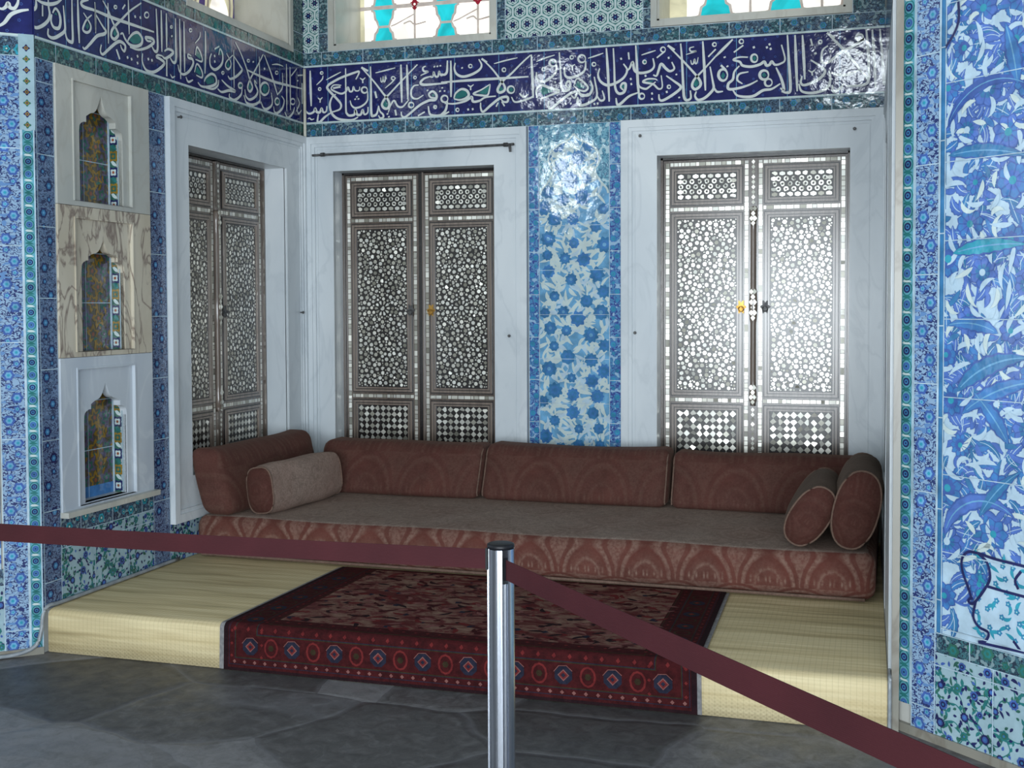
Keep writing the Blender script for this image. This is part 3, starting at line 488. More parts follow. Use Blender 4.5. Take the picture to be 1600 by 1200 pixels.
# ---------------------------------------------------------------- tiled zones
ZB, ZT, ZG, ZGT = 2.5686, 2.918, 2.487, 2.998
def ink(c, data, fills):
    for f in fills: c.poly([(f[i] / 1000, f[i + 1] / 1000) for i in range(0, len(f), 2)], TEALG, 5)
    for st in data:
        p = [(st[i] / 1000, st[i + 1] / 1000) for i in range(1, len(st), 2)]
        c.ribbon(spline(p, 5), st[0] * 0.00085, LETTER, 6, taper=len(p) > 2)
def band(M, r, data, fills, label, off, extra=None):
    def d(c):
        rng = random.Random(5)
        for p in scatter(r, 0.055, rng, 900): c.flower(p[0], p[1], 0.006, 5, (INKB, COBALT, COBALT), 1)
        tile_lines(c, r, du=0.272, u_off=off, m=SKYB, w=0.003, lay=4)
        c.poly(rect(r[0], r[1], r[2], r[2] + 0.009), DUST, 7); c.poly(rect(r[0], r[1], r[3] - 0.009, r[3]), DUST, 7)
        ink(c, data, fills)
    return panel(M, r, COBALT, label, 0.008, d)
band(M_BACK, (0.0, W, ZB, ZT), INK_B, FILL_B, 'long navy tile band of white calligraphy across the back wall', 0.17)
band(M_LEFT, (-0.03, D, ZB, ZT), INK_L, FILL_L, 'navy tile band of white calligraphy along the left wall', 0.2)
band(M_PL, (-1.5, 0.0, ZB, ZT), INK_P, [], 'navy calligraphy band turning onto the left pier', 0.15)
band(M_RIGHT, (-D, -0.06, ZB, ZT), [], [], 'navy tile band on the right wall', 0.2)

def border(M, r, mat, label, step, vert=False, dots=None, edge=True):
    def d(c):
        if vert: tile_lines(c, r, dv=step, v_off=0.11)
        else: tile_lines(c, r, du=step, u_off=0.13)
        if edge:
            if vert:
                for u in (r[0], r[1] - 0.004): c.poly(rect(u, u + 0.004, r[2], r[3]), GROUT, 8)
            else:
                for v in (r[2], r[3] - 0.003): c.poly(rect(r[0], r[1], v, v + 0.003), GROUT, 8)
        if dots:
            rng = random.Random(int(r[0] * 100) + 7); ln = (r[3] - r[2]) if vert else (r[1] - r[0]); k = 0; t = dots[0] / 2
            wd = (r[1] - r[0]) if vert else (r[3] - r[2])
            while t < ln:
                o = wd * (0.5 + 0.16 * (1 if k % 2 else -1)); p = (r[0] + o, r[2] + t) if vert else (r[0] + t, r[2] + o)
                c.flower(p[0], p[1], dots[1], 6, dots[2], 3, 0.12)
                q = (r[0] + wd - o, r[2] + t + dots[0] / 2) if vert else (r[0] + t + dots[0] / 2, r[2] + wd - o)
                c.flower(q[0], q[1], dots[1] * 0.6, 5, dots[2], 3, 0.2)
                t += dots[0]; k += 1
    return panel(M, r, mat, label, draw=d)
TD = (TURQ, TEALG, DUST)
border(M_BACK, (0, W, ZG, ZB), B_TEAL, 'teal tile border under the calligraphy of the back wall', 0.272, dots=(0.136, 0.018, (SEAG, TEALG, SEAG)))
border(M_BACK, (0, W, ZT, ZGT), B_TEAL, 'teal tile border above the calligraphy of the back wall', 0.272, dots=(0.15, 0.017, (SEAG, TEALG, SEAG)))
border(M_LEFT, (-0.03, D, ZG, ZB), B_GREEN, 'green tile border under the calligraphy of the left wall', 0.27, dots=(0.135, 0.024, (TEALG, GREENG, TEALG)))
border(M_LEFT, (-0.03, D, ZT, ZGT), B_GREEN, 'green tile border above the calligraphy of the left wall', 0.27, dots=(0.135, 0.022, (TEALG, GREENG, TEALG)))
border(M_PL, (-1.5, 0.0, ZG, ZB), B_TEAL, 'turquoise tile border on the left pier', 0.2, dots=(0.1, 0.022, TD))
border(M_RIGHT, (-D, -0.06, ZG, ZB), B_GREEN, 'green tile border on the right wall', 0.27)
panel(M_RIGHT, (-0.897, -0.06, S, ZG), M_GREY, 'plain streaked marble lining at the front of the right wall', 0.012)
panel(M_RIGHT, (-D, -0.897, S, 0.376), M_GREY, 'marble plinth under the shutters of the right wall', 0.014)
# thin navy vine borders
ROS = (NAVY, PALE, TURQ)
border(M_LEFT, (-0.03, 0.082, S, ZG), B_NAVYD, 'dark vine border at the front edge of the left wall', 0.3, True, (0.115, 0.022, (NAVY, SEAG, SKYB)))
border(M_LEFT, (0.757, 0.897, 0.40, ZG), B_NAVYD, 'dark vine border between the niches and the left shutters', 0.3, True, (0.12, 0.022, (NAVY, SEAG, SKYB)))
border(M_LEFT, (0.757, 0.897, S, 0.40), B_NAVYD, 'dark vine border low on the left wall', 0.3, True)
border(M_PR, (0.036, 0.134, 0, 4.4), B_NAVY, 'navy and white vine border up the right pier', 0.36, True, (0.094, 0.022, (INKB, SKYB, TURQ)))
border(M_PL, (-0.150, -0.052, 0, ZG), B_NAVY, 'navy and white vine border up the left pier', 0.4, True, (0.094, 0.022, (INKB, SKYB, TURQ)))
def chain(M, r, label, mat=AQUA):
    def d(c):
        um = (r[0] + r[1]) / 2; v = r[2]; k = 0; h = (r[1] - r[0])
        while v < r[3]:
            c.flower(um, v, h * 0.23, 6, (NAVY if k % 2 else INKB, SEAG, NAVY), 3, 0.0)
            c.ribbon([(um + h * 0.34 * cos(t), v + h * 0.38 * sin(t)) for t in [pi * i / 5 for i in range(10)]], 0.004, TEALG, 2, closed=True)
            c.leaf(um - h * 0.32, v + 0.026, 0.2, h * 0.64, 0.010, -0.5, DUST if k % 2 else TEALG, 2); v += 0.052; k += 1
        for u in (r[0], r[1] - 0.005): c.poly(rect(u, u + 0.005, r[2], r[3]), GROUT, 6)
    return panel(M, r, mat, label, 0.008, d)
chain(M_PR, (-0.023, 0.036, 0.1, 4.4), 'narrow turquoise chain border on the edge of the right pier')
chain(M_PL, (-0.052, 0.0, 0.03, ZG - 0.3), 'narrow turquoise chain border on the edge of the left pier')
b = MB(clip=(-0.056, 0.004, ZG - 0.3, ZB)); b.box(-0.056, 0.004, -0.012, 0.0, ZG - 0.3, ZB + 0.01, WHITEG); b.y0 = -0.012
for i in range(8): b.flower(-0.026, ZG - 0.28 + i * 0.045, 0.012, 4, (NAVY if i % 2 else GREENG, OCHRE, NAVY), 2, 0.3)
trim_no[0] += 1; tag(b.build('trim_%d' % trim_no[0], None, M_PL), 'white flowered capping tile at the top of the left pier edge', 'tile panel', kind='structure')

# floral panel between the two pairs of shutters
CP = (1.499, 1.908, S, ZG)
def centre(c):
    rng = random.Random(11)
    arabesque(c, (CP[0] + .02, CP[1] - .02, CP[2] + .3, CP[3]), 0.092, rng, [(SEAG, MIDB, SEAG), (SEAG, MIDB, SKYB), (MIDB, SEAG, MIDB)], [DUST, DUST, PALE], DUST, 0.038, 0.085, 0.02, 5, 0.011)
    tile_lines(c, CP, dv=0.255, v_off=0.2, w=0.003)
    half = [(0.0, 2.432), (0.03, 2.40), (0.085, 2.375), (0.135, 2.335), (0.15, 2.29), (0.138, 2.25), (0.122, 2.22), (0.15, 2.165), (0.19, 2.12), (0.2, 2.09)]
    hs = spline(half, 4); m = (CP[0] + CP[1]) / 2
    for sg in (-1, 1):
        e = [(m + sg * p[0], p[1]) for p in hs]
        c.poly(e + [(m + sg * 0.21, 2.09), (m + sg * 0.21, 2.49), (m, 2.49)], SPECK, 11)
        c.ribbon(e, 0.011, DUST, 13)
panel(M_BACK, CP, SKYB, 'tall blue flowered tile panel with a lobed top between the shutters', draw=centre)
for r, lab in (((1.433, 1.499, S, ZG), 'left'), ((1.908, 1.978, S, ZG), 'right')):
    border(M_BACK, r, B_BLUE, 'slim blue vine border at the %s of the flowered panel' % lab, 0.245, True, (0.1, 0.02, (MIDB, TURQ, MIDB)))

# big leafy panel on the right pier with its vase
BP = (0.158, 1.4, 0.372, 4.4)
def pier(c):
    rng = random.Random(23)
    big = [(VIOB, MIDB, TURQ), (MIDB, VIOB, TURQ), (VIOB, SEAG, PALE), (MIDB, INKB, TURQ)]
    arabesque(c, (BP[0], 0.9, BP[2] + .1, 2.9), 0.125, rng, big, [VIOB, MIDB, VIOB, SEAG], VIOB, 0.046, 0.09, 0.026, 6, 0.009, PALE, INKB, INKB, 0.25)
    arabesque(c, (0.9, BP[1], BP[2] + .1, 4.2), 0.3, rng, big, [VIOB, MIDB, SEAG], VIOB, 0.09, 0.2, 0.06, 5, 0.012)
    for (u, v, a, l, w, bd, m) in ((0.17, 1.93, 0.15, 0.30, 0.045, -0.5, SEAG), (0.19, 1.615, 0.25, 0.27, 0.05, -0.35, TURQ), (0.21, 1.17, 0.9, 0.30, 0.06, -0.9, SEAG), (0.23, 1.10, 0.75, 0.33, 0.05, -0.7, MIDB), (0.40, 1.02, 2.1, 0.2, 0.05, 0.3, MIDB), (0.165, 2.02, 1.3, 0.36, 0.035, -1.9, INKB), (0.17, 0.70, 1.5, 0.34, 0.05, -2.2, VIOB), (0.3, 0.78, 1.1, 0.22, 0.04, -0.5, SEAG), (0.36, 1.36, 2.6, 0.2, 0.045, 0.8, MIDB), (0.42, 2.12, 1.7, 0.2, 0.05, 0.2, MIDB)):
        c.leaf(u, v, a, l, w, bd, m, 12, SKYB, INKB, 0.2)
    for p in scatter((BP[0], 0.62, 0.62, 2.75), 0.045, rng, 3000):
        c.leaf(p[0] + .02, p[1], rng.uniform(0, 6), rng.uniform(0.05, 0.09), 0.022, rng.uniform(-1.6, 1.6), rng.choice((VIOB, MIDB, SEAG, VIOB)), 4, None, INKB)
    for p in scatter((BP[0], 0.6, 0.62, 2.7), 0.048, rng, 2500):
        c.leaf(p[0], p[1], rng.uniform(0, 6), rng.uniform(0.05, 0.1), 0.017, rng.uniform(-2.6, 2.6), rng.choice((PALE, PALE, PALE, DUST)), 9)
    c.poly([(VASE_BODY[i] / 1000, VASE_BODY[i + 1] / 1000) for i in range(0, len(VASE_BODY), 2)], PALE, 15)
    for p in scatter((0.29, 0.5, 0.4, 0.65), 0.034, rng, 600):
        c.leaf(p[0], p[1], rng.uniform(0, 6), 0.04, 0.012, rng.uniform(-2, 2), TURQ, 16); c.flower(p[0], p[1], 0.009, 5, (SEAG, TURQ, PALE), 17)
    for st in VASE:
        c.ribbon(spline([(st[i] / 1000, st[i + 1] / 1000) for i in range(0, len(st), 2)], 6), 0.009, NAVY, 20)
    tile_lines(c, BP, dv=0.253, v_off=0.02, w=0.003, lay=21)
    tile_lines(c, BP, du=0.31, u_off=0.31, w=0.003, lay=21)
panel(M_PR, BP, PALE, 'large blue and white leafy tile panel with a vase on the right pier', draw=pier)
border(M_PR, (0.134, 0.158, 0.372, 4.4), SEAG, 'plain turquoise fillet beside the leafy panel', 0.3, True)
border(M_PR, (0.137, 1.4, 0.303, 0.372), B_TEAL, 'dark green tile border under the vase panel', 0.26, dots=(0.13, 0.022, (GREENG, TEALG, GREENG)))
def dado(c, r, seed, pitch=0.25):
    rng = random.Random(seed)
    arabesque(c, r, 0.056, rng, [(INKB, NAVY, SEAG), (TEALG, GREENG, SEAG), (NAVY, INKB, MIDB)], [TEALG, NAVY, TEALG, GREENG], TEALG, 0.0155, 0.026, 0.0115, 2, 0.004, amp=(0.05, 0.12))
    for p in scatter(r, 0.026, rng, 2500): c.leaf(p[0], p[1], rng.uniform(0, 6), rng.uniform(0.012, 0.02), 0.009, rng.uniform(-.8, .8), rng.choice((NAVY, NAVY, GREENG, INKB)), 3)
    tile_lines(c, r, du=pitch, u_off=pitch * 0.9, dv=pitch, v_off=pitch * 0.95)
panel(M_PR, (0.134, 1.4, 0.03, 0.303), WHITEG, 'white dado tiles with blue flowers at the foot of the right pier', draw=lambda c: dado(c, (0.134, 0.62, 0.03, 0.303), 4, 0.245))
panel(M_LEFT, (0.082, 0.757, S, 0.475), WHITEG, 'white and green dado tiles under the niches', draw=lambda c: dado(c, (0.082, 0.757, S, 0.475), 9))
panel(M_LEFT, (0.897, 1.5, S, 0.376), WHITEG, 'white and green dado tiles beside the sofa end', draw=lambda c: dado(c, (0.897, 1.5, S, 0.376), 19))
border(M_LEFT, (0.082, 0.757, 0.475, 0.563), B_TEAL, 'blue green tile border directly under the lowest niche', 0.225, dots=(0.11, 0.02, TD))
panel(M_PL, (0.158, 1.4, 0.372, ZG), PALE, 'large blue and white leafy tile panel on the left pier', draw=pier, flip=True)
panel(M_PL, (0.15, 1.4, 0.303, 0.372), B_TEAL, 'dark green tile border low on the left pier', flip=True)
panel(M_PL, (0.15, 1.4, 0.03, 0.303), WHITEG, 'white dado tiles with blue flowers at the foot of the left pier', draw=lambda c: dado(c, (0.15, 0.9, 0.03, 0.303), 14, 0.245), flip=True)
for sgn, M, u0, u1 in ((1, M_PR, -0.023, 1.4), (-1, M_PL, -1.4, 0.0)):
    b = MB(); b.box(u0, u1, -0.014, 0.002, 0, 0.03, M_POST)
    o = b.build('baseboard_right' if sgn > 0 else 'baseboard_left', None, M)
    tag(o, 'thin stone base at the foot of the %s pier' % ('right' if sgn > 0 else 'left'), 'baseboard', kind='structure')
# hexagon tiles beside and between the upper windows
def hexes(c, r):
    p = 0.086; j = 0; v = r[2]
    while v < r[3] + p:
        u = r[0] - p + (p / 2 if j % 2 else 0)
        while u < r[1] + p:
            hx = [(u + p * 0.54 * cos(pi / 6 + i * pi / 3), v + p * 0.54 * sin(pi / 6 + i * pi / 3)) for i in range(6)]
            c.ribbon(hx, 0.008, DUST, 2, closed=True); c.ribbon([(u + p * 0.36 * cos(t), v + p * 0.36 * sin(t)) for t in [2 * pi * i / 12 for i in range(12)]], 0.006, DUST, 2, closed=True)
            c.flower(u, v, p * 0.2, 6, (NAVY, NAVY, SEAG if j % 2 else TEALG), 5, 0.3)
            for i in range(6): c.ribbon([(u + p * .36 * cos(i * pi / 3), v + p * .36 * sin(i * pi / 3)), (u + p * .36 * cos((i + 2) * pi / 3), v + p * .36 * sin((i + 2) * pi / 3))], 0.005, DUST, 4)
            u += p
        v += p * 0.866; j += 1
for M, r, lab in ((M_BACK, (1.30, 2.10, ZGT, 3.7), 'hexagon lattice tiles between the two upper windows'), (M_BACK, (0.0, 0.11, ZGT, 3.7), 'hexagon lattice tiles in the upper corner'), ):
    panel(M, r, TEALG, lab, draw=lambda c, r=r: hexes(c, r))
for M, r, lab in ((M_BACK, (1.245, 1.30, ZGT, 3.7), 'teal border right of the upper left window'), (M_BACK, (2.10, 2.15, ZGT, 3.7), 'teal border left of the upper right window'), (M_BACK, (0.11, 0.175, ZGT, 3.7), 'teal border in the upper corner'), (M_BACK, (3.225, W, ZGT, 3.7), 'green border at the upper right corner'), (M_LEFT, (2.245, D, ZGT, 3.7), 'dark green border beside the upper window of the left wall'), (M_LEFT, (0.0, 1.10, ZGT, 3.7), 'green tiles left of the upper window of the left wall')):
    border(M, r, B_TEAL if M is M_BACK else B_GREEN, lab, 0.24, True)

# ---------------------------------------------------------------- upper windows of coloured glass
win_no = [0]
def stained(M, q, label, cols, lattice):
    u0, u1, v0, v1 = q; win_no[0] += 1
    root = tag(empty('window_%d' % win_no[0], M @ T((0, 0, 0))), label, 'window', kind='structure')
    b = MB(); b.plate(rect(u0 - 0.035, u1 + 0.035, v0 - 0.032, v1 + 0.04), [rect(u0, u1, v0, v1)], -0.012, 0.02, M_CREAM)
    t = 0.012
    b.box(u0, u0 + t, 0.0, 0.38, v0, v1, M_CREAM); b.box(u1 - t, u1, 0.0, 0.38, v0, v1, M_CREAM); b.box(u0, u1, 0.0, 0.38, v0, v0 + t, M_CREAM); b.box(u0, u1, 0.0, 0.38, v1 - t, v1, M_CREAM)
    b.build('window_frame', root)
    c = MB(clip=(u0 + t, u1 - t, v0 + t, v1 - t)); c.box(u0 + t, u1 - t, 0.36, 0.385, v0 + t, v1 - t, GYPS); c.y0 = 0.36
    lattice(c, u0, u1, v0, v1)
    c.build('stained_glass', root)
def lat_back(us, pinch, lo, up, wa, wb):
    """bright panes between plaster bars, with turquoise hourglasses pinched at height pinch"""
    def f(c, u0, u1, v0, v1):
        c.poly(rect(u0, us[0] - wb - 0.05, v0, v1), P_CREAM, 1); c.poly(rect(us[0] - wb - 0.05, u1, v0, v1), P_WHITE, 1)
        pit = us[1] - us[0]; j = 0; v = pinch
        while v < v1 + 0.3:
            for i in range(-1, 5):
                u = us[0] + pit * i
                if u > u1 + 0.2 or u < us[0] - 0.01: continue
                half = [(wa, 0.0), (wa + 0.012, up * .3), (wb * .72, up * .42), (wb * .8, up * .8), (wb, up * .86), (wb, up)]
                halfl = [(wa, -0.0), (wa + 0.012, -lo * .3), (wb * .72, -lo * .42), (wb * .8, -lo * .8), (wb, -lo * .86), (wb, -lo)]
                for hh in (half, halfl):
                    o = [(u + a, v + b_) for a, b_ in hh] + [(u - a, v + b_) for a, b_ in hh[::-1]]
                    c.poly(o, P_TEAL, 3); c.ribbon(o, 0.016, GYPS, 4, closed=True)
                m = u + pit / 2
                c.ribbon([(m, v - lo), (m, v + up)], 0.014, GYPS, 4)
                c.ribbon(spline([(m - 0.075, v + .01), (m - 0.03, v + .022), (m, v), (m + 0.075, v + 0.012)], 3), 0.010, GYPS, 4)
                c.ribbon([(u + wa + .012, v), (u + wa + .05, v + 0.012), (m, v + up * .55)], 0.008, GYPS, 4)
                c.flower(m, v + up + 0.005, 0.03, 4, (P_RED, P_RED, P_WHITE), 5)
            c.poly(rect(u0, u1, v + up - 0.012, v + up + 0.012), GYPS, 5)
            v += lo + up; j += 1
    return f
stained(M_BACK, WIN[0], 'upper window of white and turquoise glass above the middle shutters', None, lat_back((0.383, 0.80), 3.215, 0.10, 0.12, 0.035, 0.082))
stained(M_BACK, WIN[1], 'upper window of white and turquoise glass above the right shutters', None, lat_back((2.458, 2.856), 3.235, 0.125, 0.14, 0.05, 0.115))
def lat_left(c, u0, u1, v0, v1):
    c.poly(rect(u0, u1, v0, v1), P_CREAM, 1)
    for i, u in enumerate((1.42, 1.83, 2.2)):
        c.ribbon(spline([(u - 0.03, v0), (u + 0.02, v0 + 0.25), (u - 0.02, v0 + 0.5), (u + 0.03, v1)], 5), 0.06, P_PURP, 3)
        c.ribbon(spline([(u - 0.09, v0), (u - 0.05, v0 + 0.25), (u - 0.09, v0 + 0.5), (u - 0.04, v1)], 5), 0.02, GYPS, 4)
        c.ribbon(spline([(u + 0.03, v0), (u + 0.08, v0 + 0.25), (u + 0.03, v0 + 0.5), (u + 0.09, v1)], 5), 0.02, GYPS, 4)
        c.poly(spline([(u + 0.12, v0 + 0.05), (u + 0.1, v0 + 0.2), (u + 0.2, v0 + 0.3), (u + 0.3, v0 + 0.2), (u + 0.28, v0 + 0.05)], 4, True), P_WHITE, 5)
    for u in (1.30, 1.7): c.poly([(u - 0.1, v0 + 0.12), (u + 0.02, v0 + 0.12), (u - 0.02, v0 + 0.3), (u - 0.08, v0 + 0.3)], P_PURP, 6)
stained(M_LEFT, WINL, 'upper window of cream and purple glass in the left wall', None, lat_left)
stained(M_RIGHT, neg(WINL), 'upper window of cream and purple glass in the right wall', None, lambda c, a, bb, v0, v1: c.poly(rect(a, bb, v0, v1), P_CREAM, 1))

# ---------------------------------------------------------------- shutters inlaid with mother of pearl
def girih(w, h, seed):
    """star-and-polygon field: (u, v, radius, sides, turn), rosette first"""
    rng = random.Random(seed); pts = [(0, 0, 0.0145, 10, 0)]
    for i in range(10): a = 2 * pi * i / 10; pts.append((0.036 * cos(a), 0.036 * sin(a), 0.0105, 4, a))
    cs = [(0, 0), (-w / 2, h * .26), (w / 2, h * .26), (-w / 2, -h * .26), (w / 2, -h * .26), (0, h * .5), (0, -h * .5)]
    cand = []
    for ci, (cx, cy) in enumerate(cs):
        for k in range(14):
            r = k * 0.0285; n = max(1, (10 if k < 4 else 20 if k < 7 else 30))
            for i in range(n):
                a = 2 * pi * (i + (k % 2) * 0.5) / n; u, v = cx + r * cos(a), cy + r * sin(a)
                if abs(u) < w / 2 - 0.012 and abs(v) < h / 2 - 0.012:
                    if min(range(len(cs)), key=lambda q: (u - cs[q][0]) ** 2 + (v - cs[q][1]) ** 2) == ci: cand.append((r, u, v, a))
    cand.sort()
    for r, u, v, a in cand:
        if all((u - p[0]) ** 2 + (v - p[1]) ** 2 > (p[2] + 0.0148) ** 2 for p in pts) and u * u + v * v > 0.062 ** 2: pts.append((u, v, 0.0125, 6, a))
    for rad_, tries in ((0.0105, 1500), (0.008, 2500), (0.0058, 4000), (0.004, 4000)):
        for _ in range(tries):
            u, v = rng.uniform(-w / 2 + rad_, w / 2 - rad_), rng.uniform(-h / 2 + rad_, h / 2 - rad_)
            if all((u - p[0]) ** 2 + (v - p[1]) ** 2 > (p[2] + rad_ + 0.0012) ** 2 for p in pts) and u * u + v * v > (0.047 + rad_) ** 2: pts.append((u, v, rad_, 5 if rad_ < 0.009 else 6, rng.uniform(0, 6)))
    return pts

GIRIH = girih(0.30, 0.985, 2)

def shell_piece(b, u, v, pts, y, rng, tl=0.05):
    tx, tz = rng.gauss(0, tl), rng.gauss(0, tl)
    b.face([(u + p[0], y + p[0] * tx + p[1] * tz, v + p[1]) for p in pts], NACRE)
def petal(r, t):
    q = [(-1.5, 0), (-0.4, 0.55), (0.7, 0.75), (1.05, 0), (0.7, -0.75), (-0.4, -0.55)]
    return [(r * (a * cos(t) - b * sin(t)), r * (a * sin(t) + b * cos(t))) for a, b in q[::-1]]
def leaf_mesh(u0, u1, v0, v1, y, seed):
    """one shutter leaf: walnut boards, mouldings and inlay in one mesh"""
    rng = random.Random(seed); b = MB(); b.box(u0, u1, y, y + 0.035, v0, v1, WOOD)
    yn = y - 0.0018
    def strip(a0, a1, b0, b1):
        hor = (a1 - a0) > (b1 - b0); t = 0.0; ln = (a1 - a0) if hor else (b1 - b0); wd = (b1 - b0) if hor else (a1 - a0)
        while t < ln - 0.006:
            s_ = min(rng.uniform(0.016, 0.042), ln - t); h = wd / 2 - 0.001; q = s_ / 2 - 0.0018
            cu_, cv_ = (a0 + t + s_ / 2, (b0 + b1) / 2) if hor else ((a0 + a1) / 2, b0 + t + s_ / 2)
            pp = [(-q, -h), (q, -h), (q, h), (-q, h)] if hor else [(-h, -q), (h, -q), (h, q), (-h, q)]
            shell_piece(b, cu_, cv_, pp, yn, rng, 0.04); t += s_
    def mould(a0, a1, b0, b1):
        for k, (i, hgt, m) in enumerate(((0.0, 0.006, EBONY), (0.006, 0.012, WOODL), (0.019, 0.006, EBONY), (0.024, 0.012, WOODL))):
            wdt = (0.006, 0.013, 0.005, 0.009)[k]
            x0, x1, z0, z1 = a0 + i, a1 - i, b0 + i, b1 - i
            b.box(x0, x1, y - hgt, y, z0, z0 + wdt, m); b.box(x0, x1, y - hgt, y, z1 - wdt, z1, m)
            b.box(x0, x0 + wdt, y - hgt, y, z0 + wdt, z1 - wdt, m); b.box(x1 - wdt, x1, y - hgt, y, z0 + wdt, z1 - wdt, m)
        b.box(a0 + 0.033, a1 - 0.033, y - 0.001, y, b0 + 0.033, b1 - 0.033, EBONY)
        return a0 + 0.036, a1 - 0.036, b0 + 0.036, b1 - 0.036
    sw = 0.021; H = v1 - v0
    z = lambda d: v1 - d
    m = 0.012
    strip(u0 + m, u0 + m + sw, v0 + m, v1 - m); strip(u1 - m - sw, u1 - m, v0 + m, v1 - m)
    ia, ib = u0 + m + sw + 0.004, u1 - m - sw - 0.004
    for f in (H - 0.024, 1.357, 0.277, 0.023): strip(ia, ib, z(f) - sw / 2, z(f) + sw / 2)
    # top panel: rows of ringed pieces
    a0, a1, b0, b1 = mould(ia + 0.004, ib - 0.004, z(0.258), z(0.042))
    nx = 8; dx = (a1 - a0) / nx; nz = 5; dz = (b1 - b0) / nz
    for j in range(nz):
        for i in range(nx + (j % 2)):
            u = a0 + dx * (i + (0.5 if j % 2 == 0 else 0.0)); v = b0 + dz * (j + 0.5)
            if j in (0, nz - 1) or u < a0 + 0.01 or u > a1 - 0.01:
                w_ = dx * 0.42; u = min(max(u, a0 + w_), a1 - w_); shell_piece(b, u, v, [(w_ * cos(t), dz * 0.42 * sin(t)) for t in [pi / 6 + 2 * pi * q / 6 for q in range(6)]], yn, rng)
            else:
                R = min(dx, dz) * 0.5; tx, tz = rng.gauss(0, .04), rng.gauss(0, .04)
                for q in range(8):
                    t0, t1 = 2 * pi * q / 8, 2 * pi * (q + 1) / 8
                    b.face([(u + r_ * cos(t), yn + r_ * cos(t) * tx + r_ * sin(t) * tz, v + r_ * sin(t)) for r_, t in ((R * 0.45, t0), (R, t0), (R, t1), (R * 0.45, t1))], NACRE)
    # great field of stars
    a0, a1, b0, b1 = mould(ia + 0.004, ib - 0.004, z(1.335), z(0.298))
    sx, sz = (a1 - a0) / 0.30, (b1 - b0) / 0.985; cu_, cv_ = (a0 + a1) / 2, (b0 + b1) / 2
    for (pu, pv, r, n_, t) in GIRIH:
        shell_piece(b, cu_ + pu * sx, cv_ + pv * sz, petal(r, t) if n_ == 4 else [(r * cos(t + 2 * pi * q / n_), r * sin(t + 2 * pi * q / n_)) for q in range(n_)], yn, rng)
    # lower panel: chequer of lozenges
    a0, a1, b0, b1 = mould(ia + 0.004, ib - 0.004, z(H - 0.044), z(1.378))
    nx = 9; p = (a1 - a0) / nx; nz = max(3, round((b1 - b0) / p)); pz = (b1 - b0) / nz
    for j in range(nz):
        for i in range(nx):
            shell_piece(b, a0 + p * (i + .5), b0 + pz * (j + .5), [(p * .49, 0), (0, pz * .49), (-p * .49, 0), (0, -pz * .49)], yn, rng)
    return b
door_no = [0]
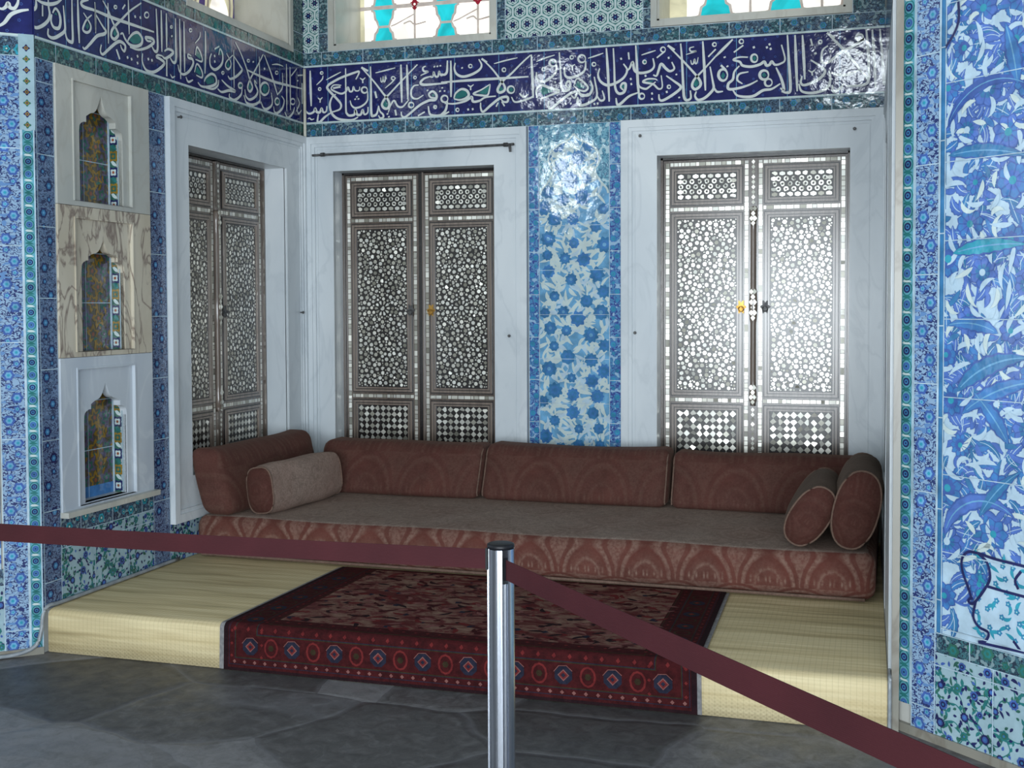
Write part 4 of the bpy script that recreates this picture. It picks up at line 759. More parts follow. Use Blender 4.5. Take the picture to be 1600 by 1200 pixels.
def door(M, fr, op, label, astragal, plates, rec=0.13, nails=(), seed=1, pr=1.0):
    door_no[0] += 1
    root = tag(empty('door_%d' % door_no[0], M), label, 'shutters', kind='structure')
    b = MB(); o = rect(*op); f0, f1, g0, g1 = fr
    b.plate(rect(f0, f1, g0, g1), [o], -0.016 * pr, 0.004, M_GREY)
    ins = lambda k: rect(f0 + k, f1 - k, g0 + k, g1 - k)
    b.plate(rect(*fr), [ins(0.042)], -0.036 * pr, -0.016 * pr, M_GREY); b.plate(ins(0.042), [ins(0.062)], -0.027 * pr, -0.016 * pr, M_GREY); b.plate(ins(0.070), [ins(0.078)], -0.020 * pr, -0.016 * pr, M_GREY)
    u0, u1, v0, v1 = op; t = 0.012
    b.box(u0 - t, u0, 0.0, 0.3, v0, v1, M_GREY); b.box(u1, u1 + t, 0.0, 0.3, v0, v1, M_GREY); b.box(u0, u1, 0.0, 0.3, v0 - t, v0, M_GREY); b.box(u0, u1, 0.0, 0.3, v1, v1 + t, M_GREY)
    b.build('marble_frame', root)
    b = MB(); b.box(u0, u1, rec + 0.04, rec + 0.07, v0, v1, EBONY); b.box(u0, u0 + 0.012, rec - 0.02, rec + 0.04, v0, v1, WOOD); b.box(u1 - 0.012, u1, rec - 0.02, rec + 0.04, v0, v1, WOOD); b.box(u0, u1, rec - 0.02, rec + 0.04, v1 - 0.012, v1, EBONY)
    b.build('shutter_casing', root)
    m = (u0 + u1) / 2
    for k, (a, c_) in enumerate(((u0 + 0.014, m - 0.016), (m + 0.016, u1 - 0.014))):
        s_ = leaf_mesh(a, c_, v0 + 0.01, v1 - 0.015, rec, seed * 10 + k).build('shutter', root)
        col = plates[k]
        if col:
            pb = MB(); uu = (c_ - 0.05) if k == 0 else (a + 0.05); vv = v1 - 0.845
            R = 0.022
            pb.face([(uu + R * (1 + .3 * cos(6 * q)) * cos(q), rec - 0.014, vv + 1.5 * R * (1 + .3 * cos(6 * q)) * sin(q)) for q in [-2 * pi * i / 24 for i in range(24)]], col)
            pb.tube([(uu, rec - 0.002, vv), (uu, rec - 0.03, vv)], 0.006, col)
            pb.tube([(uu + 0.014 * cos(q), rec - 0.03, vv - 0.012 + 0.014 * sin(q)) for q in [2 * pi * i / 16 for i in range(16)]], 0.003, col, 6, True)
            tag(pb.build('ring_handle', s_), 'brass ring handle' if col is BRASS else 'dark iron ring handle')
    b = MB()
    if astragal:
        H = 1.675; zc = lambda f: v1 - H * (1 - f)
        b.box(m - 0.022, m + 0.022, rec - 0.018, rec + 0.03, zc(0.83), zc(0.99), WOOD); b.box(m - 0.022, m + 0.022, rec - 0.018, rec + 0.03, v0 + 0.012, zc(0.165), WOOD)
        prof = [(0.007, zc(0.165)), (0.02, zc(0.18)), (0.02, zc(0.21)), (0.013, zc(0.235)), (0.016, zc(0.25)), (0.016, zc(0.44)), (0.02, zc(0.455)), (0.024, zc(0.5)), (0.02, zc(0.545)), (0.016, zc(0.56)), (0.016, zc(0.75)), (0.013, zc(0.77)), (0.022, zc(0.79)), (0.022, zc(0.82)), (0.007, zc(0.835))]
        b.lathe(prof, WOODL, 20, (m, rec - 0.004))
        rng = random.Random(seed)
        for lo, hi, r in ((0.835, 0.985, 0.013), (0.765, 0.83, 0.015), (0.45, 0.555, 0.016), (0.17, 0.235, 0.015), (0.015, 0.16, 0.013)):
            n_ = int((hi - lo) * H / 0.026)
            for i in range(n_):
                for du in ((0,) if r < 0.014 else (-0.009, 0.009) if i % 2 else (0,)):
                    shell_piece(b, m + du, zc(lo) + (i + .5) * (hi - lo) * H / n_, [(r * .8 * cos(q), r * sin(q)) for q in (0, pi / 2, pi, 3 * pi / 2)], rec - 0.0265 if r > 0.014 else rec - 0.0195, rng)
        b.build('inlaid_astragal', root)
    else:
        b.box(m - 0.014, m + 0.014, rec - 0.002, rec + 0.03, v0, v1, EBONY); b.box(m + 0.012, m + 0.018, rec - 0.014, rec, v0, v1, WOODL)
        b.build('meeting_stile', root)
    for u, v in nails:
        pb = MB(); pb.lathe([(0.004, 0), (0.004, 0.02), (0.009, 0.022), (0.007, 0.027)], IRON, 10)
        nl = pb.build('nail', root); nl.location = (u, -0.012, v); nl.rotation_euler = (rad(90), 0, 0)
    return root
door(M_LEFT, (0.902, 2.372, 0.376, 2.487), OPL, 'golden inlaid shutters in the left wall beside the niches', True, (None, IRON), 0.15, ((1.0, 2.40), (2.29, 1.42)), 3)
door(M_BACK, (0.022, 1.428, 0.376, 2.485), OPB[0], 'left pair of pearl inlaid shutters in the back wall, under the iron rod', False, (IRON, BRASS), 0.13, ((1.32, 1.28),), 5)
door(M_BACK, (1.981, 3.388, 0.376, 2.490), OPB[1], 'brightest pair of pearl inlaid shutters, at the right of the back wall', True, (BRASS, IRON), 0.13, ((2.09, 2.40), (3.24, 2.385), (2.06, 1.30)), 7)
door(M_RIGHT, neg((0.902, 2.36, 0.376, 2.487)), neg(OPL), 'inlaid shutters in the right wall, seen edge on', True, (None, IRON), 0.15, (), 9, 0.4)
b = MB(); zr = 2.371
b.tube(spline([(0.081, -0.05, zr), (0.6, -0.05, zr + 0.004), (1.30, -0.05, zr + 0.011), (1.33, -0.05, zr + 0.009), (1.338, -0.05, zr - 0.03)], 6), 0.007, IRON)
root = tag(empty('curtain_rod', M_BACK), 'thin iron rod across the marble above the left back shutters', 'rod')
b.build('rod', root)
for u in (0.15, 1.31):
    pb = MB(); pb.tube([(u, -0.014, zr + 0.001 + u * 0.008), (u, -0.06, zr + 0.001 + u * 0.008)], 0.006, IRON); pb.tube([(u - .012, -0.05, zr + 0.001 + u * 0.008), (u + .012, -0.05, zr + 0.001 + u * 0.008)], 0.012, IRON); pb.build('bracket', root)

# ---------------------------------------------------------------- three stacked niches in the left wall
def niche_outline(q):
    u0, u1, vb, sh, ap = q; c = (u0 + u1) / 2; h = (u1 - u0) / 2; k = (ap - sh) / 0.144
    half = [(h, vb), (h, sh - 0.045)] + spline([(h, sh - 0.045), (h - 0.006, sh - 0.015), (h - 0.03, sh), (h - 0.05, sh + 0.002)], 4)[1:] + [(h - 0.05, sh + 0.03 * k)] + spline([(h - 0.05, sh + 0.03 * k), (0.075, sh + 0.047 * k), (0.05, sh + 0.055 * k), (0.03, sh + 0.074 * k), (0.012, sh + 0.11 * k), (0.0, ap)], 4)[1:]
    return [(c + a, v) for a, v in half] + [(c - a, v) for a, v in half[-2::-1]]
def niches(M, sg, where):
    fl = (lambda q: q) if sg > 0 else neg
    mats = (M_CREAM, M_VEIN, M_BLUE); ext = ((1.897, 2.489), (1.238, 1.895), (0.563, 1.236))
    for i in range(3):
        names = ('topmost', 'middle', 'lowest'); look = ('cream', 'brown veined', 'blue grey')
        root = tag(empty('wall_niche', M), '%s niche of the %s wall, in a %s marble surround' % (names[i], where, look[i]), 'niche', 'stacked wall niches' if sg > 0 else 'stacked niches of the right wall', 'structure')
        q = fl(NI[i]); u0, u1 = fl((0.085, 0.752))[:2]; v0, v1 = ext[i]
        b = MB(); hole = niche_outline(q)
        b.plate(rect(u0, u1, v0, v1), [hole], -0.006, 0.03, mats[i])
        a0, a1 = fl((0.19, 0.615))[:2]
        b.plate(rect(u0, u1, v0, v1), [rect(a0, a1, v0 + 0.022, v1 - 0.045)], -0.018, -0.006, mats[i])
        b.plate(rect(a0, a1, v0 + 0.022, v1 - 0.045), [rect(a0 + 0.008, a1 - 0.008, v0 + 0.022, v1 - 0.053)], -0.022, -0.006, mats[i])
        if i == 2: b.box(u0 - 0.004, u1 + 0.004, -0.05, -0.0, v0 - 0.012, v0 + 0.012, M_CREAM)
        b.build('marble_surround', root)
        # tiled inside
        n0, n1, vb, sh, ap = q; dp = 0.075; c = MB(clip=(n0, n1, vb, ap)); rng = random.Random(31 + i)
        c.box(n0 - 0.006, n1 + 0.006, dp, dp + 0.02, vb - 0.006, ap + 0.01, OLIVE); c.y0 = dp
        p = 0.08
        for jj in range(int((ap - vb) / p) + 2):
            for ii in range(int((n1 - n0) / p) + 2):
                u = n0 + ii * p + (p / 2 if jj % 2 else 0) - 0.02; v = vb + jj * p * 0.9
                c.flower(u, v, 0.036, 5, (OCHRE, OLIVE, ORANGE) if (ii + jj) % 2 else (PLUM, GREENG, PLUM), 2, 0.34, rng.uniform(0, 6))
                c.leaf(u + 0.03, v + 0.02, rng.uniform(0, 6), 0.05, 0.014, 1.4, PLUM, 2); c.leaf(u - 0.03, v + 0.02, rng.uniform(0, 6), 0.04, 0.012, 1.4, OCHRE, 3); c.leaf(u, v - 0.03, rng.uniform(0, 6), 0.04, 0.012, -1.4, GREENG, 3)
        tile_lines(c, (n0, n1, vb, ap), dv=0.225, v_off=0.215, m=GROUT, w=0.004, lay=7)
        tile_lines(c, (n0, n1, vb, ap), du=9, u_off=0.13, m=GROUT, w=0.003, lay=7)
        if i == 2: c.poly(rect(n0, n1, vb, vb + 0.05), MIDB, 6)
        c.build('tiled_back', root)
        for side in (0, 1):
            c = MB(clip=(0.0, dp, vb, ap)); u = n0 if side == 0 else n1
            c.box(0.0, dp, 0.0, 0.01, vb - 0.006, ap, GREENG); c.y0 = 0
            for jj in range(int((ap - vb) / 0.075) + 1):
                v = vb + 0.03 + jj * 0.075
                for x in (0.045,):
                    c.flower(x, v, 0.026, 4, (OCHRE, GREENG, OCHRE) if jj % 2 else (NAVY, DUST, ORANGE), 2, 0.25, pi / 4)
                    c.leaf(x - 0.02, v + 0.03, 0.3, 0.05, 0.016, 0.8, TEALG if jj % 2 else DUST, 2)
            c.poly(rect(dp - 0.012, dp, vb, ap), GROUT, 5); c.poly(rect(0.016, 0.022, vb, ap), WHITEG, 5)
            # local x runs into the wall; face the inside of the niche
            R_ = Matrix(((0, -1 if side == 0 else 1, 0, u), (1, 0, 0, 0.0), (0, 0, 1, 0), (0, 0, 0, 1)))
            if side == 1: R_ = Matrix(((0, 1, 0, u), (1, 0, 0, 0.0), (0, 0, 1, 0), (0, 0, 0, 1)))
            o = c.build('tiled_side', root); o.matrix_local = R_
        b = MB(); b.box(n0 - 0.006, n1 + 0.006, 0.0, dp, vb - 0.012, vb, M_CREAM if i else M_VEIN); b.box(n0 - 0.006, n1 + 0.006, 0.0, dp, ap, ap + 0.01, OLIVE); b.build('niche_shelf', root)
niches(M_LEFT, 1, 'left')
# ================================================================ furnishings
# straw matting draped over the step
b = MB()
prof = [(2.36, S - 0.012), (2.36, S)] + [(0.0 + 0.5 * k, S) for k in (4, 3, 2, 1)] + [(0.02, S), (-0.004, S - 0.006), (-0.014, S - 0.02), (-0.016, 0.1), (-0.016, 0.003), (0.0, 0.003)]
prof = [(y, z) for y, z in prof]
x0, x1 = 0.012, 3.385; nx = 34
rows = [[b.bm.verts.new((x0 + (x1 - x0) * i / nx, y, z + (0.0012 * sin(i * 1.7 + y * 3) if 0.1 < y < 2.3 else 0))) for i in range(nx + 1)] for y, z in prof]
for A, B in zip(rows, rows[1:]):
    for i in range(nx):
        f = b.bm.faces.new((A[i], A[i + 1], B[i + 1], B[i])); f.material_index = b.mi(STRAW); f.smooth = True
straw = b.build('straw_mat', recalc=True); tag(straw, 'pale woven straw matting covering the step and its riser', 'mat')

# rug: mapped over the step edge. v = 0 at the floor, rising up the riser, then back over the top
RX0, RX1 = 0.852, 2.745; RV = S + 1.03; TH = 0.007; rc = 0.02
def rug_map(u, v, h):
    t = v / RV; x = u + (0.03 * t if u < 1.8 else -0.02 * t) * abs(u - 1.8) / 0.95
    h = h + TH
    if v < S - rc: return (x, -0.018 - h, v + 0.004)
    arc = rc * pi / 2
    if v < S - rc + arc:
        a = (v - (S - rc)) / rc; return (x, -0.018 + rc - (rc + h) * cos(a), S - rc + 0.003 + (rc + h) * sin(a))
    return (x, -0.018 + rc + (v - (S - rc) - arc), S + 0.003 + h)
vs = [0.0, 0.04, 0.08, 0.12] + [S - rc + rc * pi / 2 * k / 6 for k in range(7)] + [0.25 + 0.1 * k for k in range(10)] + [RV]
root = tag(empty('rug', loc=(0, 0, 0)), 'dark red patterned rug draped over the straw step edge', 'rug')
c = MB(fn=rug_map)
def strip_rect(c, u0, u1, v0, v1, m, lay):
    vv = [v0] + [v for v in vs if v0 < v < v1] + [v1]; uu = [u0 + (u1 - u0) * i / max(1, int((u1 - u0) / 0.2)) for i in range(max(1, int((u1 - u0) / 0.2)) + 1)]
    for a, bb in zip(vv, vv[1:]):
        for p, q in zip(uu, uu[1:]): c.face([c.fn(p, a, lay * 0.0004), c.fn(q, a, lay * 0.0004), c.fn(q, bb, lay * 0.0004), c.fn(p, bb, lay * 0.0004)], m, False)
strip_rect(c, RX0, RX1, 0, RV, R_DARK, 0)
for u, s_ in ((RX0, 1), (RX1, -1)):          # thickness at the two sides
    for a, bb in zip(vs, vs[1:]): c.face([rug_map(u, a, 0), rug_map(u, bb, 0), rug_map(u, bb, -TH), rug_map(u, a, -TH)][::s_], R_DARK)
c.face([rug_map(RX0, 0, 0), rug_map(RX0, 0, -TH), rug_map(RX1, 0, -TH), rug_map(RX1, 0, 0)], R_DARK)
strip_rect(c, RX0 + .02, RX1 - .02, 0.012, RV, R_RED, 1)
def frame(i0, i1, m, lay):
    strip_rect(c, RX0 + i0, RX1 - i0, i0, i1, m, lay)
    strip_rect(c, RX0 + i0, RX0 + i1, i1, RV, m, lay); strip_rect(c, RX1 - i1, RX1 - i0, i1, RV, m, lay)
for i0, w_, m in ((0.052, 0.004, R_OL), (0.145, 0.004, R_OL), (0.05, 0.002, R_NAVY), (0.149, 0.003, R_NAVY), (0.19, 0.004, R_OL), (0.024, 0.003, R_NAVY)): frame(i0, i0 + w_, m, 2)
strip_rect(c, RX0 + 0.20, RX1 - 0.20, 0.262, RV - 0.03, R_FIELD, 2)
strip_rect(c, RX0 + 0.20, RX1 - 0.20, 0.205, 0.262, R_RED, 2)
def octa(u, v, r, m, lay, ph=pi / 8, k=8): c.poly([(u + r * cos(ph + 2 * pi * i / k), v + r * sin(ph + 2 * pi * i / k)) for i in range(k)], m, lay)
def gul(u, v):
    octa(u, v, 0.036, R_NAVY, 3); octa(u, v, 0.022, R_PINK, 4, 0, 4); octa(u, v, 0.017, R_BRIGHT, 5, 0, 4); octa(u, v, 0.009, R_NAVY, 6, 0, 4)
    c.ribbon([(u + 0.038 * cos(t), v + 0.038 * sin(t)) for t in [pi * 0.15 + pi * 0.25 * i for i in range(4)]], 0.003, R_PINK, 6)
def oval(u, v):
    c.ribbon([(u + 0.027 * cos(t), v + 0.035 * sin(t)) for t in [2 * pi * i / 12 for i in range(12)]], 0.008, R_BRIGHT, 3, closed=True); octa(u, v, 0.013, R_OL, 4, 0, 6)
p = 0.0925; n_ = int((RX1 - RX0 - 0.22) / p)
for i in range(n_ + 1):
    u = RX0 + 0.12 + i * (RX1 - RX0 - 0.24) / n_
    (gul if i % 2 == 0 else oval)(u, 0.1)
for sx in (RX0 + 0.1, RX1 - 0.1):
    v = 0.24; i = 0
    while v < RV - 0.05:
        if i % 2 == 0: octa(sx, v, 0.036, R_NAVY, 3); octa(sx, v, 0.022, R_OL, 4, 0, 4); octa(sx, v, 0.012, R_BRIGHT, 5, 0, 4)
        else: c.ribbon([(sx + 0.03 * cos(t), v + 0.03 * sin(t)) for t in [2 * pi * k / 10 for k in range(10)]], 0.007, R_OL, 3, closed=True)
        v += p; i += 1
for vv, st, mm in ((0.037, 0.045, R_PINK), (0.168, 0.06, R_BRIGHT), (0.232, 0.05, R_BRIGHT)):
    u = RX0 + 0.05; k = 0
    while u < RX1 - 0.04: octa(u, vv, 0.008, mm, 4, 0, 4); u += st; k += 1
for inset in (0.038, 0.17):
    v = 0.06
    while v < RV - 0.03:
        for u in (RX0 + inset, RX1 - inset): octa(u, v, 0.007, R_BRIGHT, 4, 0, 4)
        v += 0.05
rng = random.Random(8)
for q in scatter((RX0 + .22, RX1 - .22, 0.275, RV - 0.04), 0.06, rng, 1600):
    octa(q[0], q[1], rng.uniform(0.010, 0.024), rng.choice((R_RED, R_NAVY, R_BRIGHT, R_PINK, R_DARK, R_RED)), 3, rng.uniform(0, 1), rng.choice((4, 5, 6)))
    c.leaf(q[0], q[1], rng.uniform(-.6, .6) + rng.choice((0, pi)), 0.07, 0.02, rng.uniform(-1.5, 1.5), rng.choice((R_RED, R_DARK, R_PINK, R_BRIGHT)), 4)
c.build('rug_pile', root)
c = MB(fn=rug_map)
for u0, u1 in ((RX0 - 0.022, RX0), (RX1, RX1 + 0.016)):
    c = MB(fn=rug_map)
    for a, bb in zip(vs, vs[1:]):
        c.face([rug_map(u0, a, -TH + 0.002), rug_map(u1, a, -TH + 0.004), rug_map(u1, bb, -TH + 0.004), rug_map(u0, bb, -TH + 0.002)], TAPE)
    tag(c.build('edge_binding', root), 'grey edge binding')

# soft furnishing: rounded, plump boxes
def rbox(lx, ly, lz, r, bulge=(0, 0, 0), n=14, seed=1, lump=0.004):
    bm = bmesh.new(); bmesh.ops.create_cube(bm, size=2)
    bmesh.ops.subdivide_edges(bm, edges=bm.edges, cuts=n, use_grid_fill=True)
    rng = random.Random(seed); ph = [rng.uniform(0, 6) for _ in range(6)]
    for v in bm.verts:
        p = v.co.copy(); q = [0, 0, 0]
        for i, h in enumerate((lx / 2, ly / 2, lz / 2)):
            t = max(-1, min(1, p[i])); e = min(0.45, 2.2 * r / (2 * h))       # crowd rows to the rounded rim
            q[i] = h * (math.copysign(1 - (1 - abs(t)) * e / 0.3, t) if abs(t) > 0.7 else t / 0.7 * (1 - e))
        inn = Vector([max(-(h - r), min(h - r, c_)) for c_, h in zip(q, (lx / 2, ly / 2, lz / 2))])
        d = Vector(q) - inn
        if d.length > 1e-6: d = d.normalized() * r
        w = inn + d; s_ = [w[0] / (lx / 2), w[1] / (ly / 2), w[2] / (lz / 2)]
        f = lambda a, c_: (1 - a * a) * (1 - c_ * c_)
        w.x += bulge[0] * s_[0] * f(s_[1], s_[2]); w.y += bulge[1] * s_[1] * f(s_[0] ** 2, s_[2]); w.z += bulge[2] * max(0, s_[2]) * f(s_[0] ** 2, s_[1])
        l = lump * (sin(w.x * 9 + ph[0]) * sin(w.y * 11 + ph[1]) + sin(w.z * 13 + w.x * 6 + ph[2])); w += Vector((0, l * .6, l * .5 * (s_[2] + 1) / 2))
        v.co = w
    for f in bm.faces: f.smooth = True
    return bm
def soft(name, bm, mats, pick, parent=None, M=None):
    me = bpy.data.meshes.new(name)
    for f in bm.faces: f.material_index = pick(f)
    bm.to_mesh(me); bm.free()
    for m in mats: me.materials.append(m)
    o = bpy.data.objects.new(name, me); COL.objects.link(o)
    if parent: o.parent = parent
    if M is not None: o.matrix_world = M
    return o
# long low mattress
MH = 0.205; MZ = S + 0.004; top = MZ + MH
root = tag(empty('sofa_mattress', T((1.69, 1.05, MZ)) @ RZ(-1.1)), 'long low sofa mattress in patterned red velvet along the back wall', 'sofa mattress')
bm = rbox(3.325, 1.29, MH, 0.055, (0.0, 0.012, 0.004), 40, 4, 0.005)
bmesh.ops.translate(bm, verts=bm.verts, vec=(0, 0.645, MH / 2))
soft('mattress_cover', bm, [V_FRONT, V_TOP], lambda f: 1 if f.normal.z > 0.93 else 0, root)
b = MB(); b.tube([(x, -0.006, 0.012) for x in [-1.62 + 0.09 * i for i in range(37)]], 0.007, V_EDGE, 8); b.build('hem_cord', root)
# three back cushions, leaning on the wall
def leaning(name, label, cx, cy, cz, ly, ln, th, h, tilt, yaw, seed, group, mat=V_BACK, fn=None):
    root = tag(empty(name, T((cx, cy, cz)) @ RZ(yaw)), label, 'cushion', group)
    bm = rbox(ln, th, h, 0.05, (0.0, 0.028, 0.012), 16, seed, 0.004)
    bmesh.ops.translate(bm, verts=bm.verts, vec=(0, th / 2 + 0.012, h / 2))
    k = math.tan(rad(tilt))
    for v in bm.verts:
        v.co.z += (0.022 * abs(2 * v.co.x / ln) ** 5 - 0.006) * v.co.z / h; v.co.y += v.co.z * k - 0.25 * k * v.co.z * v.co.z / h
    soft('cushion_cover', bm, [mat], lambda f: 0, root)
    if group:
        for sx in (-1, 1):
            b = MB(); e = sx * (ln / 2 - 0.012); b.tube([(e, y + 0.012 + z * k - 0.25 * k * z * z / h, z) for y, z in spline([(0.03, 0.02), (0.012, 0.05), (0.010, h / 2), (0.012, h - 0.05), (0.03, h - 0.015)], 5)], 0.0042, V_EDGE, 8)
            tag(b.build('corner_cord', root), 'beige corner cord')
    return root
G = 'long back cushions along the wall'
leaning('back_cushion', 'left long back cushion, under the middle shutters', 0.785, 1.87, top + 0.002, 0, 0.99, 0.21, 0.282, 30, -1, 2, G)
leaning('back_cushion', 'middle long back cushion, under the flowered tile panel', 1.80, 1.865, top + 0.002, 0, 1.03, 0.21, 0.284, 30, -0.5, 3, G)
leaning('back_cushion', 'right long back cushion, under the brightest shutters', 2.845, 1.855, top + 0.002, 0, 1.035, 0.21, 0.276, 30, -0.5, 5, G)
leaning('side_cushion', 'rust side cushion leaning on the left wall', 0.27, 1.57, top + 0.002, 0, 1.0, 0.17, 0.33, 17, 88, 6, None)

# bolsters: oval section, red end discs, piping where they meet
def bolster(name, label, M, ln, rx, rz, mb, me_, seed, power=2.3):
    root = tag(empty(name, M), label, 'bolster cushion')
    rng = random.Random(seed); seg = 36; bm = bmesh.new(); rows = []
    st = [0.0, 0.012, 0.035, 0.08, 0.2, 0.35, 0.5, 0.65, 0.8, 0.92, 0.965, 0.988, 1.0]
    sec = lambda a, k: (math.copysign(abs(cos(a)) ** (2 / power), cos(a)) * rx * k, math.copysign(abs(sin(a)) ** (2 / power), sin(a)) * rz * k)
    for t in st:
        k = 0.93 + 0.07 * min(1, sin(pi * min(max(t, 0.0), 1.0)) * 2.6) + 0.04 * sin(pi * t)
        ring = []
        for i in range(seg):
            x, z = sec(2 * pi * i / seg, k); l = 0.004 * sin(9 * t + i * 0.5 + seed)
            ring.append(bm.verts.new((x + l, t * ln, z + rz + l)))
        rows.append(ring)
    for A, B in zip(rows, rows[1:]):
        for i in range(seg): f = bm.faces.new((A[i], B[i], B[(i + 1) % seg], A[(i + 1) % seg])); f.smooth = True
    soft('bolster_cover', bm, [mb], lambda f: 0, root)
    for end, sgn in ((0.0, -1), (ln, 1)):
        bm = bmesh.new(); R_ = []
        for k, dd in ((0.93, 0), (0.8, 0.018), (0.55, 0.03), (0.25, 0.036)):
            R_.append([bm.verts.new((sec(2 * pi * i / seg, k)[0], end + sgn * dd, sec(2 * pi * i / seg, k)[1] + rz)) for i in range(seg)])
        for A, B in zip(R_, R_[1:]):
            for i in range(seg): f = bm.faces.new((A[i], A[(i + 1) % seg], B[(i + 1) % seg], B[i])[::-sgn]); f.smooth = True
        bm.faces.new(R_[-1][::-sgn])
        disc = tag(soft('end_disc', bm, [me_], lambda f: 0, root), 'red velvet end disc')
        b = MB(); b.tube([(sec(2 * pi * i / seg, 0.945)[0], end, sec(2 * pi * i / seg, 0.945)[1] + rz) for i in range(seg)], 0.0045, V_EDGE, 8, True); b.build('piping', disc)
    return root
RY = lambda a: Matrix.Rotation(rad(a), 4, 'Y'); RX = lambda a: Matrix.Rotation(rad(a), 4, 'X')
bolster('bolster', 'faded beige bolster lying before the left side cushion', T((0.37, 1.17, top + 0.004)) @ RZ(-6) @ RY(-7), 0.66, 0.082, 0.124, V_BEIGE, V_RED, 2, 3.2)
bolster('bolster', 'smaller brown bolster at the right end of the sofa', T((2.997, 1.06, top + 0.02)) @ RZ(0) @ RY(33), 0.60, 0.086, 0.150, V_BROWN, V_RED, 3)
bolster('bolster', 'larger brown bolster against the right wall', T((3.228, 1.03, top + 0.012)) @ RZ(0) @ RY(14), 0.62, 0.098, 0.180, V_BROWN, V_RED, 4)

# ---------------------------------------------------------------- barrier post and belts
def stanchion(M, label):
    root = tag(empty('barrier_post', M), label, 'barrier post', 'barrier posts')
    H = 0.902; R = 0.0317; b = MB(); sec = []
    ang0 = rad(306)
    for k in range(4):
        a = ang0 + k * pi / 2; hw = rad(13)
        n = 9; 
        for i in range(n + 1):
            t = a - pi / 2 + hw + (pi / 2 - 2 * hw) * i / n; sec.append((R * cos(t), R * sin(t)))
        t0, t1 = a - hw, a + hw; sec += [(R * .72 * cos(t0 + 0.02), R * .72 * sin(t0 + 0.02)), (R * .68 * cos(a), R * .68 * sin(a)), (R * .72 * cos(t1 - 0.02), R * .72 * sin(t1 - 0.02))]
    lo = [b.bm.verts.new((x, y, 0.02)) for x, y in sec]; hi = [b.bm.verts.new((x, y, H - 0.012)) for x, y in sec]
    for i in range(len(sec)):
        f = b.bm.faces.new((lo[i], lo[(i + 1) % len(sec)], hi[(i + 1) % len(sec)], hi[i])); f.material_index = b.mi(STEEL)
    f = b.bm.faces.new(hi)
    b.build('post_tube', root, recalc=True)
    b = MB(); b.lathe([(0.002, H), (0.027, H), (0.0315, H - 0.002), (0.0318, H - 0.009), (0.030, H - 0.0115), (0.002, H - 0.014)], BLACK, 40); b.build('top_cap', root)
    for k in range(4):
        a = ang0 + k * pi / 2; b = MB(); d = Vector((cos(a), sin(a), 0)); e = Vector((-sin(a), cos(a), 0))
        hw = 0.0062; z1 = H - 0.013; z0 = H - 0.092
        out = []
        for z, w in ((z1, hw), (z0 + 0.006, hw), (z0, hw * 0.5)):
            out.append([d * 0.0225 + e * w, d * 0.0245 + e * w, d * 0.0245 - e * w, d * 0.0225 - e * w, z])
        for A, B in zip(out, out[1:]):
            for i in range(3): b.face([(*A[i].xy, A[4]), (*A[i + 1].xy, A[4]), (*B[i + 1].xy, B[4]), (*B[i].xy, B[4])], BLACK)
        b.build('belt_socket', root)
    b = MB(); b.lathe([(0.002, 0.026), (0.034, 0.026), (0.05, 0.022), (0.16, 0.012), (0.172, 0.006), (0.172, 0.0), (0.002, 0.0)], STEEL, 48); b.build('base_disc', root)
    return root
PX, PY = 2.502, -1.548
stanchion(T((PX, PY, 0.001)), 'steel barrier post with black cap in front of the rug')
stanchion(T((0.62, -1.60, 0.001)), 'steel barrier post out at the left, end of the left belt')
stanchion(T((3.93, -2.93, 0.001)), 'steel barrier post out at the right, end of the sloping belt')
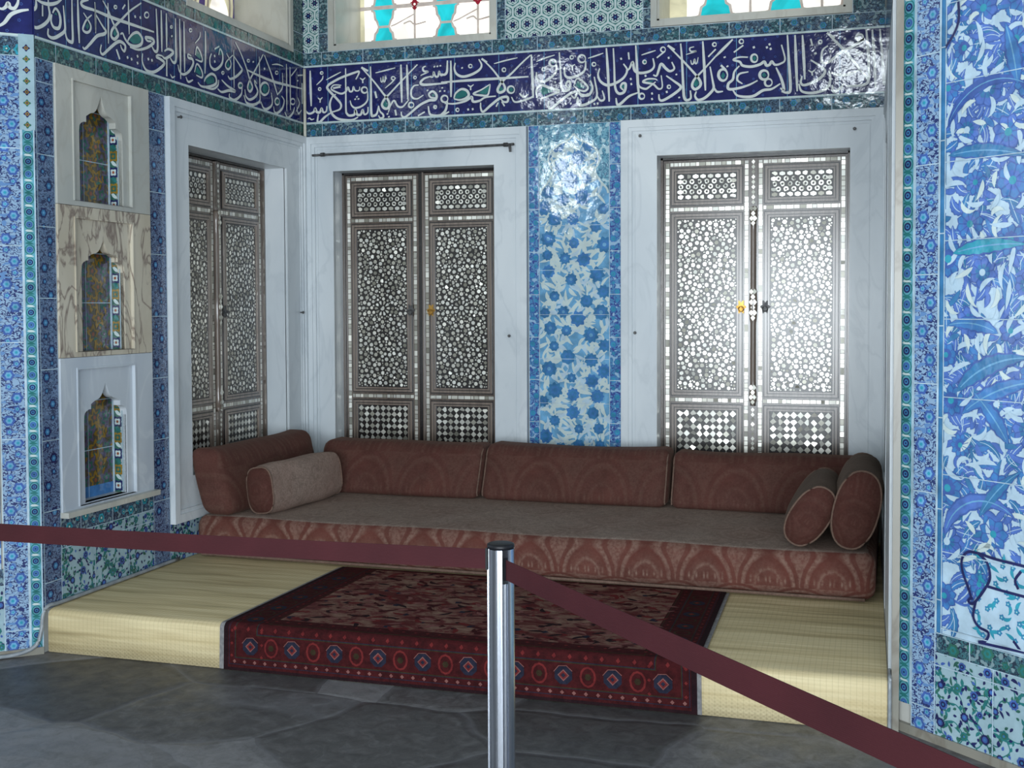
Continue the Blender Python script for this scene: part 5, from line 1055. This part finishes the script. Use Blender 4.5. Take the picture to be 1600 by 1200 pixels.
def belt(p0, p1, sag, label, h=0.046, lean=0.0):
    root = tag(empty('barrier_belt', T(p0)), label, 'belt', 'maroon barrier belts'); b = MB(); n = 24; P0, P1 = Vector(p0), Vector(p1)
    d = (P1 - P0); s_ = Vector((-d.y, d.x, 0)).normalized() * 0.0008; prev = None
    for i in range(n + 1):
        t = i / n; p = d * t - Vector((0, 0, sag * 4 * t * (1 - t))); tw = s_ + Vector((0, 0, 0))
        o = Vector((s_.x, s_.y, 0)).normalized() * lean * sin(pi * t)
        c = [p + s_ - o + Vector((0, 0, -h / 2)), p + s_ + o + Vector((0, 0, h / 2)), p - s_ + o + Vector((0, 0, h / 2)), p - s_ - o + Vector((0, 0, -h / 2))]
        if prev:
            for k in range(4): b.face([prev[k], prev[(k + 1) % 4], c[(k + 1) % 4], c[k]], BELT)
        prev = c
    b.build('webbing', root)
    for p, sg in ((Vector((0, 0, 0)), 1), (d, -1)):
        e = MB(); u = d.normalized() * sg; w = Vector((-u.y, u.x, 0)).normalized() * 0.004; q = p; z = Vector((0, 0, h / 2 + 0.002))
        A = [q + w - z, q + w + z, q - w + z, q - w - z]; B = [k + u * 0.005 for k in A]
        e.face(A, BLACK); e.face(B[::-1], BLACK)
        for k in range(4): e.face([A[k], A[(k + 1) % 4], B[(k + 1) % 4], B[k]], BLACK)
        e.build('belt_clip', root)
belt((PX - 0.0255, PY - 0.0185, 0.868), (0.657, -1.595, 0.866), 0.004, 'maroon belt running level from the post to the left edge')
belt((PX + 0.0185, PY - 0.0255, 0.847), (3.91, -2.905, 0.80), 0.004, 'maroon belt sloping from the post to the lower right corner', lean=0.006)

# ---------------------------------------------------------------- cables
b = MB()
b.tube(spline([(-0.30, -0.33, 0.012), (-0.15, -0.20, 0.012), (-0.062, -0.118, 0.014), (-0.012, -0.066, 0.04), (0.0, -0.044, 0.1), (0.002, -0.034, 0.165), (0.012, -0.012, S + 0.014), (0.018, 0.08, S + 0.013), (0.018, 0.5, S + 0.013), (0.018, 0.95, S + 0.013)], 8), 0.0085, CABLE, 10)
tag(b.build('cable'), 'grey cable rounding the left corner of the straw step', 'cable')
b = MB()
b.tube(spline([(3.392, 1.0, S + 0.012), (3.392, 0.4, S + 0.012), (3.392, 0.02, S + 0.012), (3.392, -0.022, S - 0.01), (3.392, -0.026, 0.1), (3.392, -0.026, 0.006)], 6), 0.006, CABLE, 10)
tag(b.build('cable'), 'thin grey cable down the right end of the straw step', 'cable')
b = MB()
b.tube([(0.02, D - 0.022, z) for z in (0.62, 1.2, 1.8, 2.4)] + [(0.02, D - 0.022, 2.9)], 0.0095, CONDUIT, 10)
tag(b.build('conduit'), 'cream conduit pipe running up the back left corner', 'pipe')
